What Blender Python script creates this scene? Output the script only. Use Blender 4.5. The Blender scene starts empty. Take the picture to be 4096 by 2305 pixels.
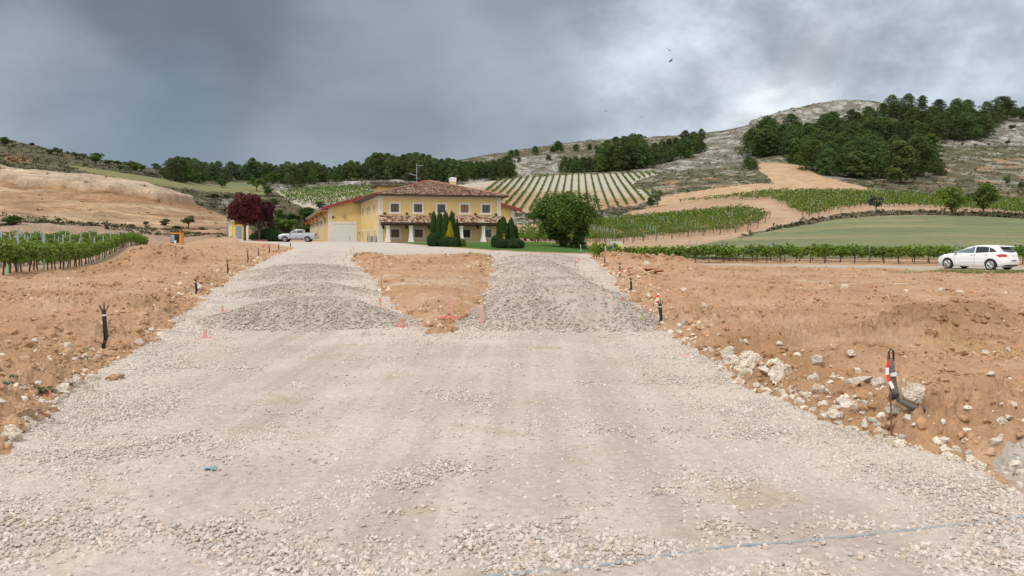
import bpy, bmesh, math, random
import numpy as np
from mathutils import Vector, Matrix
random.seed(7); RNG = np.random.default_rng(11)
SC = bpy.context.scene
COL = SC.collection
# ------------------------------------------------------------------ frame
# "q" numbers below are sight lines measured from the camera: qx sideways, qy downwards,
# horizon at qy 595, focal length 1981; Y is the distance ahead in metres.
F, CX, HY, CAMZ = 1981.0, 1288.0, 595.0, 1.9
def rad(a): return math.radians(a)
# ------------------------------------------------------------------ noise
def _h(ix, iy, s):
    n = (ix.astype(np.int64)*374761393 + iy.astype(np.int64)*668265263 + s*1442695041) & 0xffffffff
    n = ((n ^ (n >> 13))*1274126177) & 0xffffffff
    n = n ^ (n >> 16)
    return (n & 0xffff)/65535.0
def noise(x, y, s=0):
    x = np.asarray(x, float); y = np.asarray(y, float)
    ix = np.floor(x); iy = np.floor(y); fx = x-ix; fy = y-iy
    ux = fx*fx*fx*(fx*(fx*6-15)+10); uy = fy*fy*fy*(fy*(fy*6-15)+10)
    def g(dx, dy):
        a = _h(ix+dx, iy+dy, s)*6.2831853
        return np.cos(a)*(fx-dx)+np.sin(a)*(fy-dy)
    a = g(0,0); b = g(1,0); c = g(0,1); d = g(1,1)
    return ((a*(1-ux)+b*ux)*(1-uy)+(c*(1-ux)+d*ux)*uy)*1.5
def fbm(x, y, s=0, o=4, gain=.5):
    r = 0; a = 1; t = 0
    for i in range(o):
        r = r + a*noise(x*2**i+i*17.3, y*2**i+i*9.1, s+i); t += a; a *= gain
    return r/t
def ridged(x, y, s=0, o=4):
    r = 0; a = 1; t = 0
    for i in range(o):
        r = r + a*(1-2*np.abs(noise(x*2**i+i*7.3, y*2**i+i*3.1, s+i))); t += a; a *= .5
    return r/t
def ss(a, b, x):
    t = np.clip((x-a)/(b-a), 0, 1); return t*t*(3-2*t)
def inpoly(px, py, poly):
    px = np.asarray(px, float); py = np.asarray(py, float)
    r = np.zeros(px.shape, bool); n = len(poly)
    for i in range(n):
        x0, y0 = poly[i]; x1, y1 = poly[(i+1) % n]
        if y0 == y1: continue
        c = ((y0 > py) != (y1 > py)) & (px < (x1-x0)*(py-y0)/(y1-y0)+x0)
        r ^= c
    return r
def polydist(X, Y, pts):
    d = np.full(np.shape(X), 1e9)
    for (x0, y0), (x1, y1) in zip(pts[:-1], pts[1:]):
        dx, dy = x1-x0, y1-y0; L = dx*dx+dy*dy+1e-9
        t = np.clip(((X-x0)*dx+(Y-y0)*dy)/L, 0, 1)
        d = np.minimum(d, np.hypot(X-x0-t*dx, Y-y0-t*dy))
    return d
# ------------------------------------------------------------------ the lie of the land
NEARY = [2,12,20,30,40,50,55,60,70,85,100]
NEAR = {
 -1600:[.1,.3,.4,.5,.5,.5,.6,.6,.8,1.1,1.3],
 0:[0,.15,.25,.28,.25,.2,.2,.25,.4,.9,1.4],
 200:[0,.08,.15,.12,.03,.02,.05,.1,.35,.85,1.45],
 400:[0,.05,.12,.2,.28,.5,.65,.85,1.4,.9,.1],
 560:[0,0,.1,.2,.3,.5,.6,.8,1.15,1.35,1.4],
 700:[0,0,.05,.15,.3,.45,.55,.65,.85,1.15,1.3],
 960:[0,0,.07,.2,.34,.47,.54,.6,.74,.95,1.15],
 1400:[0,0,.07,.2,.34,.47,.5,.55,.72,.95,1.15],
 1520:[0,0,.05,.2,.4,.4,.1,-.15,.1,.4,.7],
 1640:[0,0,.05,.15,.3,.2,.0,-.15,.0,.3,.9],
 1780:[0,0,0,.0,.02,.0,-.05,-.1,.4,.9,1.3],
 2350:[0,0,-.05,-.1,-.12,-.13,-.12,-.05,.6,1.5,2.1],
 2576:[0,0,-.05,-.1,-.12,-.13,-.12,-.05,.5,1.4,2.0],
 4200:[0,0,-.05,-.1,-.12,-.13,-.12,-.05,.5,1.3,1.9]}
FAR = {
 -1600:[(115,575),(130,560),(160,470),(200,420),(260,370),(320,340),(420,330),(600,360)],
 0:[(103,592),(108,567),(125,557),(140,520),(160,434),(200,405),(240,380),(300,346),(360,352),(450,380),(600,430)],
 200:[(105,595),(110,574),(130,564),(148,520),(165,447),(210,425),(250,412),(300,392),(360,405),(450,420),(600,450)],
 400:[(112,602),(120,588),(135,578),(165,488),(210,455),(260,442),(320,427),(380,428),(450,440),(600,460)],
 560:[(130,598),(150,583),(170,545),(200,510),(230,488),(270,466),(310,455),(360,448),(420,452),(600,470)],
 700:[(130,600),(150,590),(170,570),(200,530),(230,500),(270,476),(310,462),(360,450),(420,448),(600,470)],
 960:[(140,600),(170,575),(200,535),(230,502),(270,477),(310,461),(360,445),(420,438),(500,440),(600,450)],
 1180:[(140,595),(180,575),(220,545),(300,475),(370,441),(420,418),(480,404),(560,396),(700,410)],
 1290:[(140,592),(180,570),(225,537),(300,482),(370,441),(420,418),(480,395),(560,378),(700,395)],
 1400:[(140,590),(180,565),(228,534),(300,480),(370,441),(410,425),(470,392),(560,360),(700,375)],
 1522:[(140,580),(180,556),(228,526),(300,474),(370,437),(410,422),(470,388),(560,347),(700,365)],
 1640:[(100,612),(120,595),(150,566),(180,545),(215,523),(240,508),(300,466),(370,436),(410,418),(470,385),(560,343),(700,360)],
 1714:[(100,610),(120,592),(150,562),(180,540),(215,515),(250,492),(300,455),(370,420),(410,403),(470,375),(560,338),(700,350)],
 1805:[(120,590),(150,558),(180,532),(210,512),(230,496),(260,470),(330,428),(400,390),(470,350),(550,330),(700,345)],
 1887:[(120,583),(150,550),(180,525),(210,500),(240,480),(265,455),(330,415),(400,370),(470,325),(530,314),(700,335)],
 1960:[(120,577),(150,548),(180,524),(210,500),(240,478),(270,440),(290,415),(340,385),(400,338),(480,286),(560,288),(700,320)],
 2140:[(120,564),(138,550),(160,538),(200,507),(230,487),(260,462),(300,430),(350,390),(400,340),(470,260),(480,254),(560,262),(700,300)],
 2350:[(120,562),(140,543),(165,527),(200,507),(230,492),(262,462),(300,440),(350,405),(400,362),(450,318),(500,283),(560,285),(700,320)],
 2576:[(120,570),(140,553),(165,541),(200,521),(240,488),(300,445),(350,405),(400,362),(450,330),(500,300),(560,290),(700,320)],
 4200:[(120,580),(140,565),(165,550),(200,535),(240,500),(300,450),(350,420),(400,390),(450,350),(500,330),(600,320),(700,340)]}
QG = np.arange(-1600, 4201, 20.0); LG = np.arange(math.log(2), math.log(1100), .01)
def _build_table():
    YG = np.exp(LG)
    ncol = sorted(NEAR); fcol = sorted(FAR)
    def colz(c):
        ny = NEARY[:]; nz = [np.interp(c, ncol, [NEAR[k][i] for k in ncol]) for i in range(len(NEARY))]
        pts = [(y, CAMZ-(q-HY)/F*y) for y, q in FAR[c]]
        y0 = pts[0][0]
        k = [i for i, y in enumerate(ny) if y < y0-3]
        ys = [ny[i] for i in k]+[p[0] for p in pts]+[1100]; zs = [nz[i] for i in k]+[p[1] for p in pts]+[pts[-1][1]*.7]
        return np.interp(YG, ys, zs)
    T = np.zeros((len(QG), len(LG)))
    farz = np.array([colz(c) for c in fcol])
    for j in range(len(LG)): T[:, j] = np.interp(QG, fcol, farz[:, j])
    nearz = np.array([np.interp(YG, NEARY, NEAR[c]) for c in ncol])
    for j in range(len(LG)):
        if YG[j] < 100:
            nz = np.interp(QG, ncol, nearz[:, j]); w = float(ss(88, 100, YG[j]))
            T[:, j] = nz*(1-w)+T[:, j]*w
    def gs(a, s, ax):
        k = np.exp(-.5*(np.arange(-3*s, 3*s+1)/s)**2); k /= k.sum(); n = len(k)//2
        p = np.pad(a, [(n, n) if i == ax else (0, 0) for i in (0, 1)], mode='edge')
        return np.apply_along_axis(lambda v: np.convolve(v, k, 'valid'), ax, p)
    return gs(gs(T, 2, 0), 2, 1)
TAB = _build_table()
HX, HYY, HZ = -17.6, 104.0, 1.17            # house corner
VX, VY = .959, .283                          # along the front; (-VY, VX) runs back
def hloc(X, Y):
    dx = X-HX; dy = Y-HYY
    return dx*VX+dy*VY, -dx*VY+dy*VX
def hworld(lx, ly): return HX+lx*VX-ly*VY, HYY+lx*VY+ly*VX
def base(X, Y):
    X = np.asarray(X, float); Y = np.asarray(Y, float); Yc = np.maximum(Y, 2.01)
    q = np.clip(CX+F*X/Yc, -1599, 4199); l = np.clip(np.log(Yc), LG[0], LG[-1]-.011)
    i = (q-QG[0])/20; j = (l-LG[0])/.01
    a = np.floor(i).astype(int); b = np.floor(j).astype(int); u = i-a; v = j-b
    a = np.clip(a, 0, len(QG)-2); b = np.clip(b, 0, len(LG)-2)
    z = (TAB[a,b]*(1-u)+TAB[a+1,b]*u)*(1-v)+(TAB[a,b+1]*(1-u)+TAB[a+1,b+1]*u)*v
    lx, ly = hloc(X, Y)
    m = ss(-22, -11, lx)*ss(42, 32, lx)*ss(-8, 0, ly)*ss(112, 102, ly)
    return z*(1-m)+(HZ-.03)*m
def at(qx, qy, fn=base):
    """where the sight line (qx, qy) first meets the land"""
    Ys = np.exp(np.linspace(math.log(2.2), math.log(690), 1500)); Xs = (qx-CX)/F*Ys
    q = HY+(CAMZ-fn(Xs, Ys))/Ys*F
    k = np.nonzero(q <= qy)[0]
    if len(k) == 0: return Xs[-1], Ys[-1]
    k = max(int(k[0]), 1); t = (q[k-1]-qy)/(q[k-1]-q[k]+1e-9)
    Y = Ys[k-1]+t*(Ys[k]-Ys[k-1]); return (qx-CX)/F*Y, Y
# sight-line outlines of the grounds
ROAD_L = [(-500,1500),(-200,1270),(0,1150),(60,1095),(110,1060),(170,1000),(215,965),(290,905),(345,878),(400,848),(450,800),(520,742),(590,692),(640,668),(680,648),(740,624),(762,612)]
ROAD_R = [(1485,640),(1500,655),(1520,680),(1560,715),(1575,745),(1640,800),(1700,850),(1760,882),(1800,915),(1850,965),(1960,1003),(2100,1070),(2200,1108),(2300,1132),(2400,1152),(2490,1190),(2576,1235),(3000,1420),(3600,1700)]
ROAD = ROAD_L+[(820,605),(905,607),(1000,611),(1050,616),(1150,624),(1250,631),(1330,635),(1420,638)]+ROAD_R+[(3600,9000),(-500,9000)]
TRI = [(885,652),(905,643),(1000,641),(1120,641),(1240,643),(1236,690),(1222,740),(1200,772),(1165,800),(1148,840),(1075,840),(1055,820),(1000,778),(965,738),(940,702),(905,672)]
YARD = [(560,603.5),(600,608),(680,612),(745,624),(820,618),(830,590),(560,597)]
LAWN = [(1000,609.5),(1050,614.5),(1150,622),(1250,629),(1330,632.5),(1420,635.5),(1500,637),(1512,622),(1440,613),(1330,606),(1250,600),(1000,604)]
WL = [at(*p) for p in ROAD_L]; WR = [at(*p) for p in ROAD_R]; WT = [at(*p) for p in TRI]; WT.append(WT[0])
# gravel heaps and earth mounds: qx, qy of the foot centre, half width, half depth, height
HEAPS = [(785,812,2.35,1.7,.52),(765,742,2.3,1.9,.34),(765,702,2.5,2.4,.28),(772,682,2.7,2.8,.30),
         (1415,812,2.4,1.7,.78),(1385,750,2.4,2.0,.60),(1352,705,2.1,2.4,.56),(1335,680,2.2,3.0,.42),(1345,661,2.6,3.4,.36),(1365,652,2.9,3.4,.32)]
MOUNDS = [(2400,850,1.6,1.3,.42),(2290,880,.9,.7,.16),(395,668,3.0,2.2,.85),(470,672,3.0,2.0,.45),(300,700,2.4,1.5,.25),
          (1545,661,2.6,2.0,.45),(1620,663,3.2,1.6,.45),(1680,668,2.2,1.5,.42),(1900,760,2.2,1.2,.16),(2150,770,1.6,1.2,.14),
          (960,668,1.5,1.2,.3),(1180,655,2.2,1.4,.28),(930,650,1.6,1.4,.25),(30,1070,.8,.7,.16),(150,975,.8,.7,.1),(500,612,6,3,.3),
          (2100,960,1.0,.6,.14),(1750,830,.9,.6,.16),(1900,900,.8,.6,.14),(2480,1090,1.3,.8,.12),(330,800,1.3,.8,.16),(120,860,1.6,1.0,.14)]
HW = [(*at(a,b),c,d,h) for a,b,c,d,h in HEAPS]; MW = [(*at(a,b),c,d,h) for a,b,c,d,h in MOUNDS]
def heapz(X, Y, lst, sharp=1.0):
    z = np.zeros(np.shape(X)); zz = 0
    for x, y, a, b, h in lst:
        r = np.hypot((X-x)/a, (Y-y)/b)+.10*noise(X*1.3, Y*1.3, 5)
        z = np.maximum(z, h*np.clip(1-ss(.22, 1.12, r), 0, 1)**sharp)
    return z
def q_of(X, Y, Z): return CX+F*X/Y, HY+(CAMZ-Z)/Y*F
# region numbers
GRAVEL, DIRT, LAWNR, TARMAC, WHEAT, BANK, SOIL, HILL = range(8)
P_WHEAT_R = [(1690,636),(1760,621),(1850,604),(1900,593),(2000,573),(2100,557),(2180,548),(2250,545),(2350,544),(2450,547),(2576,554),(4200,600),(4200,720),(1640,720)]
P_WHEAT_L = [(166,416),(260,429),(390,449),(480,461),(560,468),(572,460),(625,460),(662,467),(702,478),(668,492),(621,490),(520,482),(364,462),(230,437)]
P_BANK = [(-1600,425),(0,431),(90,437),(182,445),(286,457),(364,480),(455,501),(494,517),(572,543),(610,562),(640,596),(560,605),(370,640),(370,640),(0,606),(-1600,606)]
P_VC = [(1180,462),(1270,450),(1400,441),(1640,434),(1655,438),(1600,455),(1588,470),(1640,484),(1648,500),(1600,515),(1500,528),(1270,537),(1100,560),(1100,470)]
P_VW = [(700,484),(760,478),(960,470),(1060,470),(1060,540),(880,540),(830,527),(765,523),(720,502)]
P_PLOT = [(1290,572),(1400,572),(1490,565),(1560,545),(1700,521),(1820,513),(1930,545),(1905,570),(1850,584),(1700,598),(1500,614),(1290,606)]
P_STRIP = [(1690,512),(1824,499),(1935,484),(2045,481),(2156,483),(2359,495),(2576,505),(3000,520),(3000,560),(2576,540),(2340,523),(2174,521),(2082,536),(2034,546),(1990,528),(1935,502),(1824,505)]
P_SOIL = [(1290,640),(1500,640),(1640,660),(1700,634),(1900,591),(2100,555),(2180,544),(2400,534),(2576,544),(4200,590),(4200,520),(2576,504),(2359,494),(2150,481),(1935,482),(1824,492),(1690,508),(1640,520),(1560,540),(1490,556),(1290,566)]
P_ORANGE = [(1824,469),(1916,461),(1949,461),(1930,445),(1905,425),(1909,410),(1960,409),(2027,417),(2041,432),(2090,450),(2156,465),(2222,484),(2100,486),(1935,486),(1824,500),(1650,520),(1660,500),(1700,490)]
P_WHITE = [[(1640,432),(1780,345),(1960,290),(2140,256),(2230,270),(2110,318),(1950,332),(1890,375),(1900,412),(1790,425)],[(1270,402),(1400,384),(1410,445),(1280,445),(1240,450),(1180,462),(1170,440)],[(2330,348),(2480,338),(2480,308),(2700,305),(2700,362),(2360,368)],[(1400,442),(1640,425),(1680,432),(1640,440),(1400,452)],[(640,465),(720,462),(980,452),(1100,458),(1100,470),(960,470),(700,486)],[(540,500),(620,495),(640,515),(560,520)]]
P_RED = [(10,395),(60,392),(90,405),(50,412),(15,408)]
P_VL = [(-400,760),(8,703),(68,695),(151,685),(227,672),(301,645),(363,607),(340,600),(0,600),(-400,600)]
P_TAR = [(1700,661),(1740,662.5),(2000,666),(2300,670),(2576,673),(4200,690),(4200,720),(2576,689),(2400,684),(2200,679),(2000,674),(1800,669)]
def sdist(X, Y, zb=None):
    """metres inside (+) or outside (-) the gravel, with a ragged edge"""
    X = np.asarray(X, float); Y = np.asarray(Y, float)
    if zb is None: zb = base(X, Y)
    qx, qy = q_of(X, Y, zb)
    ins = ((inpoly(qx, qy, ROAD) | inpoly(qx, qy, YARD) | (Y < 3.2)) & ~inpoly(qx, qy, TRI) & (Y < 128))
    sd = np.where(ins, 5.0, -5.0); k = (Y < 70) & (Y > 2)
    if k.any():
        x, y = X[k], Y[k]; dd = edge_d(x, y); w = np.clip(y/14, .8, 2.0)
        sd[k] = np.where(ins[k], dd, -dd)+w*(.16*noise(x*.9, y*.9, 31)+.10*noise(x*2.3, y*2.3, 32)+.06*noise(x*6, y*6, 33))
    return sd
def roadmask(X, Y, zb=None): return sdist(X, Y, zb) > 0
def edge_d(X, Y):
    d = np.minimum(polydist(X, Y, WL), polydist(X, Y, WR)); return np.minimum(d, polydist(X, Y, WT))
def height(X, Y):
    """smooth height: land + heaps + mounds + raised earth beside the gravel"""
    X = np.asarray(X, float); Y = np.asarray(Y, float)
    zb = base(X, Y); z = zb.copy()
    near = Y < 125
    if near.any():
        Xn, Yn = X[near], Y[near]; zz = zb[near]
        sd = sdist(Xn, Yn, zz); s1 = ss(-.45, .3, sd)
        amp = .17*(1-ss(30, 60, Yn))*(.55+.8*(.5+.5*noise(Xn*.5, Yn*.5, 41)))
        zz = zz+heapz(Xn, Yn, HW)*s1+(1-s1)*heapz(Xn, Yn, MW)+amp*ss(.1, 1.0, -sd)
        z[near] = zz
    return z
def Z(x, y): return float(height(np.array([float(x)]), np.array([float(y)]))[0])
def mixc(c, d, t):
    t = np.asarray(t)[..., None]; return c*(1-t)+np.array(d)*t
def survey(X, Y):
    """height with relief, region number and colour of the ground at many points"""
    zb = base(X, Y); n = X.shape
    qx, qy = q_of(X, Y, zb)
    wq = np.clip(3.5*noise(X*.12, Y*.12, 51)+2.0*noise(X*.5, Y*.5, 52), -5, 5)
    qxw = qx+wq*2; qyw = qy+wq*.45
    far = Y > 96
    z = height(X, Y)
    reg = np.full(n, HILL); reg[Y < 96] = DIRT
    reg[(Y < 125) & (qx > 340) & (qx < 600) & (Y > 90)] = BANK
    def put(mask, r): reg[mask] = r
    put(inpoly(qxw, qyw, P_BANK) & (Y > 96) & (Y < 190), BANK)
    put(inpoly(qxw, qyw, P_SOIL) & (Y > 60) & (Y < 232), SOIL)
    put(inpoly(qxw, qyw, P_ORANGE) & (Y > 190), SOIL)
    put(inpoly(qxw, qyw, P_VC) & (Y > 190), SOIL)
    put(inpoly(qxw, qyw, P_VW) & (Y > 190), SOIL)
    put(inpoly(qxw, qyw, [(2040,552),(2110,540),(2180,531),(2300,529),(2450,533),(2800,545),(2800,556),(2450,547),(2250,544),(2120,552),(2000,573),(1900,594),(1760,624),(1740,622),(1880,590),(1980,567)]) & (Y > 100), HILL)
    put(inpoly(qxw, qyw, P_WHEAT_R) & (Y > 62), WHEAT)
    put(inpoly(qxw, qyw, P_WHEAT_L) & (Y > 190), WHEAT)
    put(inpoly(qx, qy, P_VL) & (Y < 112), SOIL)
    lx, ly = hloc(X, Y)
    put((lx > -11) & (lx < 28) & (ly > -2.8) & (ly < 100), SOIL)
    rm = roadmask(X, Y, zb)
    put(rm, GRAVEL)
    put((lx > -12) & (lx < .2) & (ly > -3) & (ly < 26), GRAVEL)
    put(inpoly(qx, qy, P_TAR) & (Y < 70), TARMAC)
    put(inpoly(qx, qy, LAWN) & (Y > 60) & (Y < 112), LAWNR)
    near = Y < 70
    # -------- relief
    e = np.zeros(n)
    k = np.nonzero(near.ravel())[0]; x = X.ravel()[k]; y = Y.ravel()[k]; rg = reg.ravel()[k]
    ed = np.full(X.size, 9.0); ed[k] = edge_d(x, y); ed = ed.reshape(n)
    f = 1-ss(12, 40, y)*.5
    lump = ridged(x*1.3, y*1.3, 61, 5); cl = fbm(x*3.1, y*3.1, 62, 5, .62); big = fbm(x*.45, y*.33, 63, 3)
    patch = ss(-.15, .4, fbm(x*.28, y*.42, 64, 3))       # where the earth is broken up
    track = ss(.25, .6, 1-np.abs(noise(x*.08+3, y*.55, 65)))
    sh = ss(.0, .45, noise(x*6.5, y*6.5, 66))*.045+ss(.1, .5, noise(x*13, y*13, 67))*.022
    dz = .10*big+(.055*lump+.065*cl+sh*1.5)*(.35+.95*patch)*f
    mnear = np.zeros(len(x))
    for mx, my, ma, mb, mh in MW: mnear = np.maximum(mnear, 1-ss(.6, 1.5, np.hypot((x-mx)/ma, (y-my)/mb)))
    dz = dz*1.0+mnear*(.10*lump+.11*cl)
    edn = ed.ravel()[k]; dz = dz+(1-ss(.2, 1.6, edn))*(.05*lump+.07*cl); sdk = sdist(x, y)
    gz = .016*fbm(x*1.1, y*1.1, 68, 3)+.006*noise(x*9, y*9, 69)+.004*noise(x*21, y*21, 70)
    hp = np.clip(heapz(x, y, HW)/.25, 0, 1)
    gz = gz+hp*(.03*fbm(x*3, y*3, 71, 3)+.022*noise(x*9, y*9, 72))
    # the shallow channel and ruts in the gravel
    rr = np.zeros(len(x)); s2 = ss(-.3, .05, sdk); gd = (rg == DIRT) | (rg == GRAVEL); rr[gd] = (dz*(1-s2)+gz*s2)[gd]
    s = rg == SOIL; rr[s] = (.04*fbm(x*1.2, y*1.2, 73, 4))[s]
    ee = e.ravel(); ee[k] = rr; e = ee.reshape(n)
    m = (Y >= 70)
    fr = np.zeros(n)
    fr = np.where((reg == HILL) & m, .5*fbm(X*.11, Y*.11, 81, 5, .6)*np.clip(Y/200, .4, 2), 0)
    # rocky ledge near the summit, strata and gullies on the cut bank
    rock = inpoly(qx, qy, [(1880,330),(1890,300),(1980,270),(2080,248),(2200,250),(2225,275),(2100,272),(1980,300)]) & (Y > 380)
    fr = np.where(rock, 3.4*ridged(X*.05, Y*.05, 82, 5), fr)
    hgt = zb
    st = np.where((reg == BANK) & m, .55*fbm(X*.16, hgt*.5+Y*.03, 83, 4)+.55*ridged(X*.05+hgt*.05, hgt*.35, 84, 3)+.9*noise(X*.045, Y*.02, 85)*ss(130, 150, Y), 0)
    ledge = 7.4-.135*(X+62.4)+1.0*noise(X*.06, Y*0+3, 86)+.35*noise(X*.3, Y*0+3, 96)      # the overhanging hard stratum
    st = st+np.where((reg == BANK) & (Y > 128), 1.5*ss(ledge+.0, ledge+.35, hgt)*(1-ss(ledge+1.0, ledge+4.0, hgt)), 0)
    z = z+e+fr+st
    z = z+np.where((reg == WHEAT), .25+.05*noise(X*.8, Y*.8, 87)+.04*noise(X*3, Y*3, 88), 0)
    z = z+np.where((reg == SOIL) & m & (Y > 190), .10*noise(X*.3, Y*.3, 89), 0)
    # -------- colour
    c = np.zeros(n+(3,)); A = np.array
    n1 = fbm(X*.6, Y*.6, 91, 4)*.5+.5; n2 = fbm(X*.05, Y*.05, 92, 4)*.5+.5; n3 = fbm(X*.2, Y*.2, 93, 5, .6)*.5+.5
    o = np.ones(n+(3,))
    # dirt
    d = o*A([.405,.248,.147]); d = mixc(d, [.47,.318,.208], ss(.42, .68, n1)*.75); d = mixc(d, [.33,.195,.105], ss(.50, .70, n3)*.65)
    d = mixc(d, [.27,.155,.08], np.clip(heapz(X, Y, MW)/.25, 0, 1)*ss(.4, .6, n1)*(Y < 62)*.7)
    d = mixc(d, [.36,.235,.10], ss(.55, .7, fbm(X*.35+9, Y*.5, 94, 3)*.5+.5)*.4*(Y < 14))
    d = mixc(d, [.47,.40,.33], ss(.56, .66, fbm(X*.16, Y*1.1, 95, 4)*.5+.5)*.55*inpoly(qx, qy, [(930,700),(1240,700),(1235,775),(960,765)]))
    d = mixc(d, [.52,.48,.42], ss(.0, .5, noise(X*.5, Y*3, 96))*inpoly(qx, qy+wq*.4, [(1990,716),(2150,718),(2330,723),(2330,729),(2120,726),(1990,720)])*.9)
    d = mixc(d, [.38,.42,.41], ss(.45,.6,n1)*.6*inpoly(qxw, qyw, [(2490,1170),(2600,1140),(2700,1300),(2560,1250)]))
    # gravel
    g = o*A([.430,.366,.325]); g = mixc(g, [.50,.438,.395], ss(.42, .65, n1)*.8); g = mixc(g, [.35,.285,.24], ss(.50, .72, n3)*.55)
    g = mixc(g, [.38,.30,.19], ss(.62, .74, fbm(X*.9+5, Y*1.5, 97, 3)*.5+.5)*.5)
    rut = (1-ss(0, .22, np.abs(X-(-1.9+.25*(Y-8)*.1)-.15*noise(Y*.5, Y*0, 98)))) + (1-ss(0, .3, np.abs(X-1.0-.04*Y)))*.5
    g = mixc(g, [.47,.395,.335], np.clip(rut, 0, 1)*.3*(Y < 40)); el = noise((X-.02*Y)*2.6, Y*.16, 108)+.5*noise(X*7, Y*.3, 109); g = mixc(g, [.36,.30,.26], ss(.1, .6, el)*.35*(Y < 60)); g = mixc(g, [.52,.46,.415], ss(.1, .6, -el)*.4*(Y < 60))
    g = mixc(g, [.52,.46,.40], (1-ss(.3, 2.0, ed))*.75)
    hpa = np.clip(heapz(X, Y, HW)/.18, 0, 1)*(Y < 60); g = mixc(g, [.34,.295,.255], hpa*.5)
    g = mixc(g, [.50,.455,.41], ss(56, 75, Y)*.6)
    soil = o*A([.37,.245,.155]); soil = mixc(soil, [.43,.315,.215], ss(.4, .7, n3)*.7); soil = mixc(soil, [.32,.21,.125], ss(.5, .75, n2)*.5)
    vc = inpoly(qx, qy, P_VC) & (Y > 190)
    up = ss(505, 462, qy+10*(n2-.5)*4+(qx-1400)*-.06)
    soil = np.where(vc[..., None], mixc(soil, [.44,.405,.35], up*.92), soil)
    vw = inpoly(qx, qy, P_VW) & (Y > 190); soil = np.where(vw[..., None], mixc(soil, [.46,.43,.37], .45+.5*ss(.35, .6, n3)), soil)
    orr = inpoly(qxw, qyw, P_ORANGE); soil = np.where(orr[..., None], mixc(o*A([.40,.265,.155]), [.455,.33,.215], ss(.4, .65, n3)), soil)
    trk = inpoly(qx, qy, [(1640,650),(1900,590),(1990,575),(2080,556),(2040,548),(1960,528),(1930,508),(1890,510),(1925,545),(1990,552),(1900,580),(1700,610),(1560,630)])
    soil = mixc(soil, [.46,.345,.24], trk*.5*ss(.3, .6, n1))
    grassy = ss(.45, .6, n3)*inpoly(qxw, qyw, [(1500,640),(1700,634),(1900,593),(1930,580),(1700,612),(1500,634)])
    soil = mixc(soil, [.22,.21,.10], grassy*.8)
    wh = o*A([.18,.20,.10]); wh = mixc(wh, [.135,.165,.09], ss(.45, .62, fbm(X*.03+2, Y*.12, 99, 4)*.5+.5)*.8); wh = mixc(wh, [.27,.235,.125], ss(.52, .66, fbm(X*.02+7, Y*.10, 100, 4)*.5+.5)*.8)
    wl = inpoly(qx, qy, P_WHEAT_L); wh = np.where(wl[..., None], mixc(o*A([.19,.185,.085]), [.145,.165,.08], (qy < 470)*(qx > 560)*1.0), wh)
    bk = o*A([.42,.285,.175]); strat = fbm(X*.03+hgt*.12, hgt*.9, 101, 4)*.5+.5
    bk = mixc(bk, [.49,.37,.255], ss(.48, .60, strat)*.85); bk = mixc(bk, [.33,.19,.105], ss(.48, .62, fbm(X*.05, hgt*.5, 102, 4)*.5+.5)*.75)
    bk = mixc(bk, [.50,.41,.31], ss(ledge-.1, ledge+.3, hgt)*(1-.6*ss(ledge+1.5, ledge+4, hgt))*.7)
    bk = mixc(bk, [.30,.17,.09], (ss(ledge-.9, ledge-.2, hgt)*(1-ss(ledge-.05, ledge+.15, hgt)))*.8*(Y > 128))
    bk = mixc(bk, [.40,.285,.215], (Y < 128)*.7); bk = mixc(bk, [.15,.15,.07], ss(.5, .6, n3)*(Y > 119)*(Y < 131)*.7)
    fs = fbm(X*.12, hgt*3.2+X*.3, 107, 5, .65)*.5+.5; bk = bk*(1+.85*(fs-.5)[..., None]*2*(Y > 128)[..., None]); bk = mixc(bk, [.17,.15,.08], ss(.60, .70, n3)*(Y > 150)*.35)
    hl = o*A([.088,.082,.048]); hl = mixc(hl, [.165,.145,.095], ss(.42, .66, n3)*.8); hl = mixc(hl, [.075,.09,.04], ss(.5, .7, n1)*.6)
    wm = np.zeros(n)
    for p in P_WHITE: wm = np.maximum(wm, inpoly(qxw, qyw, p)*1.0)
    wn = ss(.40, .62, fbm(X*.10, zb*.25, 103, 5, .62)*.5+.5)
    wn2 = ss(.44, .58, fbm(X*.22, zb*.7+Y*.05, 106, 5, .65)*.5+.5); hl = mixc(hl, [.42,.41,.39], wm*(.12+.85*wn*(.3+.7*wn2))); hl = mixc(hl, [.34,.32,.28], (1-wm)*ss(.62, .72, wn*n3*1.6)*.6*(qx > 1150))
    og = inpoly(qxw, qyw, [(1590,470),(1700,450),(1880,425),(1960,455),(1850,480),(1640,500)]) | inpoly(qxw, qyw, [(2380,400),(2700,380),(2700,520),(2300,470)])
    hl = mixc(hl, [.36,.235,.145], og*ss(.55, .68, fbm(X*.09+4, zb*.4, 104, 4)*.5+.5)*.8)
    hl = mixc(hl, [.30,.15,.09], inpoly(qxw, qyw, P_RED)*.7)
    scrubby = (Y > 100) & (Y < 190) & (qx > 1700)
    hl = mixc(hl, [.135,.105,.065], scrubby*.75)
    ta = o*A([.40,.355,.30]); ta = mixc(ta, [.33,.30,.265], ss(.4, .7, n1)*.6)
    la = o*A([.050,.115,.018]); la = mixc(la, [.07,.14,.025], ss(.4, .7, n3))
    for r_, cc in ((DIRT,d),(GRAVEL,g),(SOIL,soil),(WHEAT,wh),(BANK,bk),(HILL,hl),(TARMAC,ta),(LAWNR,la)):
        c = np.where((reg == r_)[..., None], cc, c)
    for sx, sy, sr in PAINT:      # sprayed survey paint round the stakes
        w = (1-ss(sr*.5, sr, np.hypot(X-sx, (Y-sy)*.7)))*(noise(X*9, Y*9, 105) > -.25); c = mixc(c, [.75,.25,.22], w*.5)
    return z, reg, c
def Zs(x, y): return float(survey(np.array([float(x)]), np.array([float(y)]))[0][0])
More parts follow.
